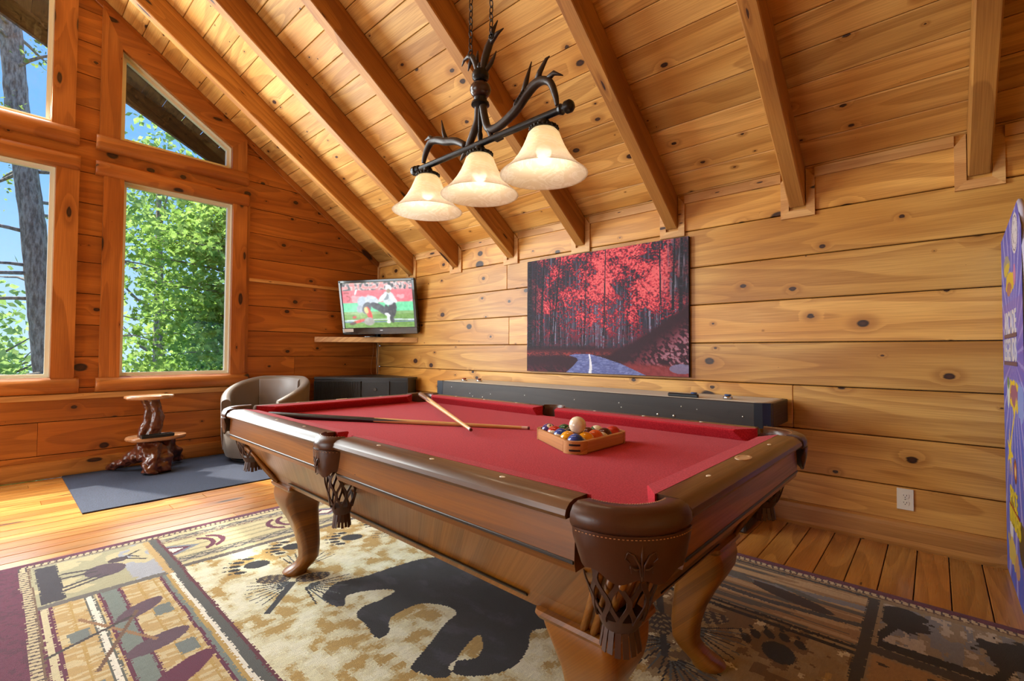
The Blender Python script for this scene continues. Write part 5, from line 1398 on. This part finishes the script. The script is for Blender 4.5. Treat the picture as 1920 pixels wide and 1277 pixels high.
for s_ in (-1, 1):
    m = MB(); m.lathe([(1e-4, -.010), (.017, -.010), (.020, 0), (.016, .006), (.016, .014), (.022, .020), (.022, .038), (.016, .046), (1e-4, .050)], n=18)
    m.build('end_knob', BRONZE, cd_, True, 40, loc=(0, s_*.415, cz(ZB)), rot=(R(-90)*s_, 0, 0))
for k, dy in enumerate((.345, 0, -.335)):
    sh_ = MB(); outer = [(.030, .165), (.046, .163), (.058, .150), (.066, .128), (.078, .100), (.096, .068), (.118, .038), (.140, .016), (.156, .004), (.160, .0)]
    prof = outer + [(r-.004, z-.001) for r, z in outer[::-1]]
    sh_.lathe(prof + [prof[0]], n=44)
    so = sh_.build('glass_shade', SHADE, cd_, True, 60, loc=(0, dy, 0))
    h = MB(); h.lathe([(.012, .205), (.020, .200), (.022, .190), (.034, .184), (.050, .176), (.052, .166), (.046, .164), (.012, .168)], n=24)
    ho = h.build('shade_holder', BRONZE, cd_, True, 40, loc=(0, dy, 0))
    for q in range(20):
        a = 2*math.pi*q/20; MB().sphere((.050*math.cos(a), .050*math.sin(a), .170), .0062, 8, 6).build('gallery_bead', BRONZE, ho, True)
    b = MB(); b.sphere((0, 0, .085), .028, 16, 12); b.tube([(0, 0, .17), (0, 0, .135), (0, 0, .11)], [.013, .013, .022], 12); b.build('bulb', BULB, cd_, True, loc=(0, dy, 0))
    ld = bpy.data.lights.new('bulb_light', 'POINT'); ld.energy = 0.8; ld.color = (1.0, .86, .66); ld.shadow_soft_size = .03
    lo = bpy.data.objects.new('bulb_light', ld); COL.objects.link(lo); lo.parent = cd_; lo.location = (0, dy, .036)
# central column
hub = MB(); hub.lathe([(1e-4, 2.275), (.012, 2.27), (.016, 2.255), (.012, 2.245), (.03, 2.238), (.036, 2.222), (.034, 2.208), (.022, 2.198), (.028, 2.192), (.012, 2.19)], n=22); hub.build('finial', BRONZE, cd_, True, 40, loc=(0, 0, -Z0))
MB().sphere((0, 0, cz(2.160)), .044, 22, 14, (1, 1, .82)).build('marble_ball', MARBLE, cd_, True)
col = MB(); col.lathe([(.012, 2.128), (.028, 2.124), (.026, 2.112), (.036, 2.106), (.038, 2.096), (.020, 2.088), (.0105, 2.080), (.0085, 2.0), (.008, 1.985), (.012, 1.97), (.009, 1.945)], n=20); col.build('stem', BRONZE, cd_, True, 40, loc=(0, 0, -Z0))
def antler(pts, rads, name='antler', tips=()):
    m = MB(); P = [Vector(p) for p in pts]
    out = []; rr_ = []
    for i in range(len(P)-1):       # smooth the path
        p0 = P[max(i-1, 0)]; p1 = P[i]; p2 = P[i+1]; p3 = P[min(i+2, len(P)-1)]
        for k in range(5):
            t = k/5; out.append(.5*((2*p1)+(-p0+p2)*t+(2*p0-5*p1+4*p2-p3)*t*t+(-p0+3*p1-3*p2+p3)*t**3)); rr_.append(rads[i]+(rads[i+1]-rads[i])*t)
    out.append(P[-1]); rr_.append(rads[-1])
    m.tube(out, rr_, 10)
    o = m.build(name, ANTLER, cd_, True, loc=(0, 0, -Z0)); o['_tip'] = 0; del o['_tip']
    for tp in tips:
        tm = MB(); tm.tube(tp[0], tp[1], 8); tm.build('tine', HORN if len(tp) > 2 else ANTLER, o, True)
    return o
# arms sweeping from the hub down to the bar and out (y grows toward the gable)
antler([(0, -.012, 2.10), (.004, -.022, 2.04), (.004, -.045, 1.985), (.004, -.10, 1.975), (.002, -.19, 2.005), (.002, -.255, 2.055), (.0, -.31, 2.075), (.0, -.36, 2.055), (.0, -.385, 2.0), (.0, -.395, 1.955)], [.016, .016, .017, .017, .018, .019, .017, .014, .012, .007],
       tips=[([(0, -.225, 2.03), (.004, -.245, 2.10), (.006, -.27, 2.17)], [.012, .010, .002]), ([(0, -.30, 2.075), (.0, -.315, 2.11), (.0, -.345, 2.145), (.0, -.36, 2.15)], [.013, .010, .006, .002]),
             ([(0, -.345, 2.065), (.0, -.38, 2.08), (.0, -.42, 2.055)], [.012, .009, .002]), ([(0, -.05, 1.985), (.006, -.06, 1.945), (.012, -.09, 1.925), (.014, -.12, 1.925)], [.014, .011, .007, .003])])
antler([(0, .012, 2.10), (.004, .020, 2.04), (.004, .040, 2.0), (.006, .07, 1.96), (.006, .10, 1.925), (.004, .125, 1.90)], [.016, .016, .017, .016, .011, .003])
antler([(0, .09, 1.955), (.0, .15, 1.99), (0, .22, 2.01), (0, .285, 2.035), (0, .33, 2.035), (0, .365, 1.995), (0, .38, 1.955)], [.014, .016, .018, .017, .016, .013, .009],
       tips=[([(0, .215, 2.01), (0, .235, 2.055), (0, .25, 2.115)], [.012, .009, .002]), ([(0, .30, 2.04), (0, .335, 2.065), (0, .37, 2.06)], [.012, .009, .002])])
# upper antlers above the hub
antler([(0, -.010, 2.23), (.006, -.02, 2.29), (.010, -.035, 2.33), (.012, -.055, 2.36)], [.014, .016, .016, .012],
       tips=[([(.011, -.05, 2.352), (.012, -.058, 2.39), (.012, -.085, 2.42)], [.012, .009, .002]), ([(.010, -.045, 2.34), (.01, -.085, 2.365), (.01, -.12, 2.37)], [.011, .008, .002])])
antler([(0, .012, 2.23), (-.004, .025, 2.28), (-.006, .045, 2.315)], [.014, .014, .012],
       tips=[([(-.006, .04, 2.31), (-.004, .07, 2.33), (-.002, .10, 2.325), (-.002, .115, 2.305)], [.012, .009, .006, .002]), ([(-.006, .045, 2.31), (-.006, .06, 2.29), (-.006, .07, 2.265)], [.010, .008, .002]), ([(-.004, .02, 2.28), (-.002, .015, 2.33)], [.010, .003])])
antler([(.004, -.02, 2.23), (.012, -.05, 2.26), (.016, -.075, 2.30)], [.010, .009, .002])
# binding cord on the long antler
cr = MB()
for q in range(5):
    yq = -.212-.009*q; zq = 2.028+.0075*q
    cr.lathe([(.0205, -.0035), (.0235, 0), (.0205, .0035), (.019, 0), (.0205, -.0035)], n=14)
    n_ = len(cr.v)//5//14
    for i in range(len(cr.v)-70, len(cr.v)):
        x, y, z = cr.v[i]; y2 = y*.64-z*.77; z2 = y*.77+z*.64; cr.v[i] = (x, yq+z2*1.0, zq+y2*-1.0)
cr.build('cord_binding', ANTLER, cd_, True, loc=(0, 0, -Z0))
# chains
linkm = MB()
lp = [(.0085*math.cos(a), 0, .0175*math.sin(a)) for a in [2*math.pi*k/14 for k in range(15)]]
linkm.tube(lp, .0022, 6); lme = linkm.mesh('chain_link', BRONZE, True)
for yq, zq in ((.062, 2.345), (-.060, 2.36)):
    MB().tube([(0, .012*math.cos(a), .012*math.sin(a)) for a in [2*math.pi*k/16 for k in range(17)]], .0026, 6).build('ring', BRONZE, cd_, True, loc=(0, yq, zq-Z0))
    ztop = ceil_z(CHX)-.015; nl = int((ztop-zq-.015)/.0285)
    for k in range(nl): link('chain_link', lme, cd_, loc=(0, yq, zq-Z0+.022+.0285*k), rot=(0, 0, R(90)*(k % 2)))
cp = MB(); cp.lathe([(1e-4, -.06), (.02, -.06), (.06, -.045), (.07, -.02), (.07, .03), (1e-4, .03)], n=24); cp.build('canopy', BRONZE, cd_, True, 40, loc=(0, 0, ceil_z(CHX)-.02-Z0))

# ------------------------------------------------------------------ outdoors
BARK = None
def bark_mat(name, c1, c2):
    n = NT(name); co = n.coord(); a = n.noise(n.vmath('MULTIPLY', co, (26, 26, 7)), 1.0, 5, .65); b = n.noise(co, 60, 3)
    c = n.mix(n.smooth(a, .35, .65), c1, c2); c = n.mix(n.math('MULTIPLY', b, .5), c, tuple(x*.5 for x in c1[:3])+(1,))
    return n.principled(c, .9, 0, n.bump(a, 1.0, .03))
BARK = bark_mat('grey_bark', srgb(120, 106, 92), srgb(198, 186, 168)); TWIG = bark_mat('twig_bark', srgb(128, 120, 108), srgb(184, 174, 160))
def leaf_mat(name, c1, c2):
    n = NT(name); p = n.coord(); nz = n.noise(p, 2.2, 2); rn = n.rand()
    nz2 = n.noise(p, 14, 1)
    c = n.mix(n.smooth(n.math('ADD', n.math('MULTIPLY', nz, .6), n.math('MULTIPLY', nz2, .4)), .36, .64), c1, c2); c = n.mix(n.math('MULTIPLY', rn, .25), c, c2)
    d = n.n('ShaderNodeBsdfDiffuse'); n.put(d.inputs[0], c); t = n.n('ShaderNodeBsdfTranslucent'); n.put(t.inputs[0], n.mix(.2, c, (.5, .8, .15, 1)))
    m = n.n('ShaderNodeMixShader'); m.inputs[0].default_value = .5; n.t.links.new(d.outputs[0], m.inputs[1]); n.t.links.new(t.outputs[0], m.inputs[2]); n.t.links.new(m.outputs[0], n.out.inputs[0]); return n.mat
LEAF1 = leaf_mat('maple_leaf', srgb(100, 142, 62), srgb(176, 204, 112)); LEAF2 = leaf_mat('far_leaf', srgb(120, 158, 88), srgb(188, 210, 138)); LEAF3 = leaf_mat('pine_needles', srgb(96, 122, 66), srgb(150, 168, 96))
gr = MB().box((0, 30, -4.2), (90, 60, .2)).build('ground', plain('forest_floor', srgb(96, 110, 66), .95, vary=.5, scale=2)); tag(gr, 'wooded ground outside below the windows', 'ground', kind='structure')
MAPLE = [(0, -.5), (.06, -.12), (.30, -.26), (.26, -.08), (.52, .04), (.36, .12), (.40, .30), (.20, .22), (.0, .60), (-.20, .22), (-.40, .30), (-.36, .12), (-.52, .04), (-.26, -.08), (-.30, -.26), (-.06, -.12)]
def leaves_mesh(name, P, S, mat, seed, simple=False, flat=.5):
    r_ = np.random.default_rng(seed); n = len(P)
    shp = np.array([(0, -.5), (.34, 0), (0, .55), (-.34, 0)] if simple else MAPLE)
    k = len(shp)
    # random frames, leaning to face up and outward
    nz = r_.normal(size=(n, 3)); nz[:, 2] = np.abs(nz[:, 2])*.8+flat; nz /= np.linalg.norm(nz, axis=1)[:, None]
    a = r_.normal(size=(n, 3)); u = np.cross(nz, a); u /= np.linalg.norm(u, axis=1)[:, None]; v = np.cross(nz, u)
    co = P[:, None, :] + (u[:, None, :]*shp[None, :, 0, None] + v[:, None, :]*shp[None, :, 1, None])*S[:, None, None]
    if not simple: co = co - nz[:, None, :]*(np.abs(shp[None, :, 0, None])*.25*S[:, None, None])
    me = bpy.data.meshes.new(name); me.vertices.add(n*k); me.vertices.foreach_set('co', co.astype(np.float32).ravel())
    me.loops.add(n*k); me.loops.foreach_set('vertex_index', np.arange(n*k, dtype=np.int32)); me.polygons.add(n)
    me.polygons.foreach_set('loop_start', np.arange(0, n*k, k, dtype=np.int32)); me.polygons.foreach_set('loop_total', np.full(n, k, np.int32))
    me.update(calc_edges=True); me.materials.append(mat); return me
# near pine with the grey trunk
pn = empty('grey_pine', (-2.55, 4.0, -4.1)); tag(pn, 'tall grey-barked pine standing outside the left windows', 'tree')
def rel(o, p): return (p[0]-o.location.x, p[1]-o.location.y, p[2]-o.location.z)
tp = [(-2.45, 4, -4.1), (-2.72, 4, -1.2), (-2.911, 4, .807), (-3.004, 4, 1.802), (-3.097, 4, 2.859), (-3.187, 4, 3.6), (-3.29, 4, 4.475), (-3.376, 4, 5.57), (-3.42, 4, 7.2), (-3.4, 4, 10)]
m = MB(); fine = []; rad = []
for i in range(len(tp)-1):
    for k in range(8):
        t = k/8; p = Vector(tp[i]).lerp(Vector(tp[i+1]), t); fine.append(rel(pn, p)); rad.append((.165-.0065*(i+t))*(1+random.uniform(-.04, .04)))
m.tube(fine, rad, 14); m.build('trunk', BARK, pn, True)
rb_ = random.Random(21); tips = []
for k in range(46):
    z = rb_.uniform(-.6, 7.5); t = min(range(len(tp)), key=lambda i: abs(tp[i][2]-z)); x = np.interp(z, [p[2] for p in tp], [p[0] for p in tp])
    a = rb_.uniform(0, 2*math.pi); L = rb_.uniform(.7, 2.1); dz = rb_.uniform(-.25, .35)*L
    pts = []
    for q in range(7):
        s_ = q/6; pts.append(rel(pn, (x+math.cos(a)*L*s_+rb_.uniform(-.05, .05)*s_, 4+math.sin(a)*L*s_+rb_.uniform(-.05, .05)*s_, z+dz*s_-.35*L*s_*s_*.4+rb_.uniform(-.04, .04)*s_)))
    MB().tube(pts, [.030*(1-.8*q/6) for q in range(7)], 6).build('branch', TWIG, pn, True)
    for j in (3, 4, 5, 6):
        if z > 2.6 and rb_.random() < .75: tips += [Vector(pts[j])+Vector((rb_.gauss(0, .16), rb_.gauss(0, .16), rb_.gauss(0, .12))) for _ in range(26)]
if tips:
    P = np.array([tuple(t) for t in tips]); o = link('needles', leaves_mesh('needles', P, RNG.uniform(.03, .07, len(P)), LEAF3, 5, True), pn); o['kind'] = 'stuff'
# maple outside the right window
mp = empty('maple_tree', (-.3, 4.6, -4.1)); tag(mp, 'leafy green maple filling the right window', 'tree')
m = MB(); m.tube([rel(mp, p) for p in ((-.3, 4.6, -4.1), (-.25, 4.6, -1), (-.15, 4.55, 1.5), (-.25, 4.5, 3.4), (-.4, 4.5, 5.0))], [.16, .13, .10, .06, .02], 10); m.build('trunk', BARK, mp, True)
cl = []
for k in range(54):
    z = rb_.uniform(-.4, 4.0); x0, y0_ = -.2, 4.55; a = rb_.uniform(1.7, 4.9) if k % 3 else rb_.uniform(0, 6.28); L = rb_.uniform(.8, 1.9)*(1.1 if z < 3 else .8)
    pts = [rel(mp, (x0+math.cos(a)*L*q/5, y0_+math.sin(a)*L*q/5*.8, z+.25*L*q/5-.2*(q/5)**2*L)) for q in range(6)]
    MB().tube(pts, [.022*(1-.85*q/5)+.002 for q in range(6)], 6).build('branch', TWIG, mp, True)
    for q in (1, 2, 3, 4, 5):
        for _ in range(40): cl.append((pts[q][0]+rb_.gauss(0, .22), pts[q][1]+rb_.gauss(0, .22), pts[q][2]+rb_.gauss(0, .17)))
P = np.array(cl); S = RNG.uniform(.08, .165, len(P))
camp = np.array([-3.453, -5.517, 1.074]) - np.array(mp.location); dist = np.linalg.norm(P-camp, axis=1)
order = np.argsort(dist/S); nearset = order[:280]; rest = order[280:]
lm = leaves_mesh('leaf', np.zeros((1, 3)), np.ones(1), LEAF1, 3)
r2 = random.Random(8)
for i in nearset:
    o = link('leaf', lm, mp, loc=tuple(P[i]), rot=(r2.gauss(.3, .5), r2.gauss(-.1, .5), r2.uniform(0, 6.28))); o.scale = (S[i],)*3
o = link('foliage', leaves_mesh('foliage', P[rest], S[rest], LEAF1, 9), mp); o['kind'] = 'stuff'
# trees further back
def far_tree(x, y, top, rx, rz, n, mat, lab, seed, ls=(.10, .22)):
    e = empty('forest_tree', (x, y, -4.1)); tag(e, lab, 'tree', 'trees in the wood behind the house')
    r_ = np.random.default_rng(seed)
    MB().tube([(0, 0, 0), (.1, 0, top*.4+2), (.0, .1, top+3.6)], [.20, .14, .03], 8).build('trunk', BARK, e, True)
    for k in range(7):
        a = r_.uniform(0, 6.28); z = r_.uniform(3.6, top+3); L = rx*r_.uniform(.5, .9)
        MB().tube([(0.06, .05, z), (math.cos(a)*L*.5, math.sin(a)*L*.5, z+.25), (math.cos(a)*L, math.sin(a)*L, z+.7)], [.05, .03, .01], 6).build('branch', TWIG, e, True)
    nb = 26; cen = r_.normal(size=(nb, 3)); cen /= np.linalg.norm(cen, axis=1)[:, None]; cen *= r_.uniform(.35, 1, (nb, 1))**.6; cen *= np.array([rx, rx, rz]); cen[:, 2] += top+4.1-rz
    P = cen[r_.integers(0, nb, n)] + r_.normal(size=(n, 3))*np.array([rx, rx, rz])*.19
    o = link('foliage', leaves_mesh('foliage', P, r_.uniform(ls[0], ls[1], n), mat, seed+1, True, .2), e); o['kind'] = 'stuff'
far_tree(-3.9, 9.0, 2.0, 1.25, 2.6, 5200, LEAF2, 'round pale-green tree behind the grey pine', 31)
far_tree(-.75, 8.8, 6.5, 1.20, 4.6, 4800, LEAF2, 'tall pale-green tree behind the maple on its left side', 33)
far_tree(2.3, 9.6, 4.6, 1.25, 3.6, 5200, LEAF2, 'tall pale-green tree behind the maple on its right side', 35)
far_tree(6.0, 13.0, 3.5, 1.5, 3.4, 3600, LEAF2, 'broad pale-green tree at the far right of the wood', 37, (.14, .28))
far_tree(-7.6, 11.5, 1.6, 1.5, 2.6, 3600, LEAF2, 'low broad tree at the far left of the wood', 39, (.14, .28))
far_tree(-3.2, 15.5, 1.6, 1.9, 2.8, 4600, LEAF2, 'low dense tree far back between the taller ones', 41, (.16, .32))
far_tree(3.2, 16.6, 3.2, 2.0, 3.6, 4600, LEAF2, 'dense tree far back seen past the right of the maple', 43, (.16, .32))
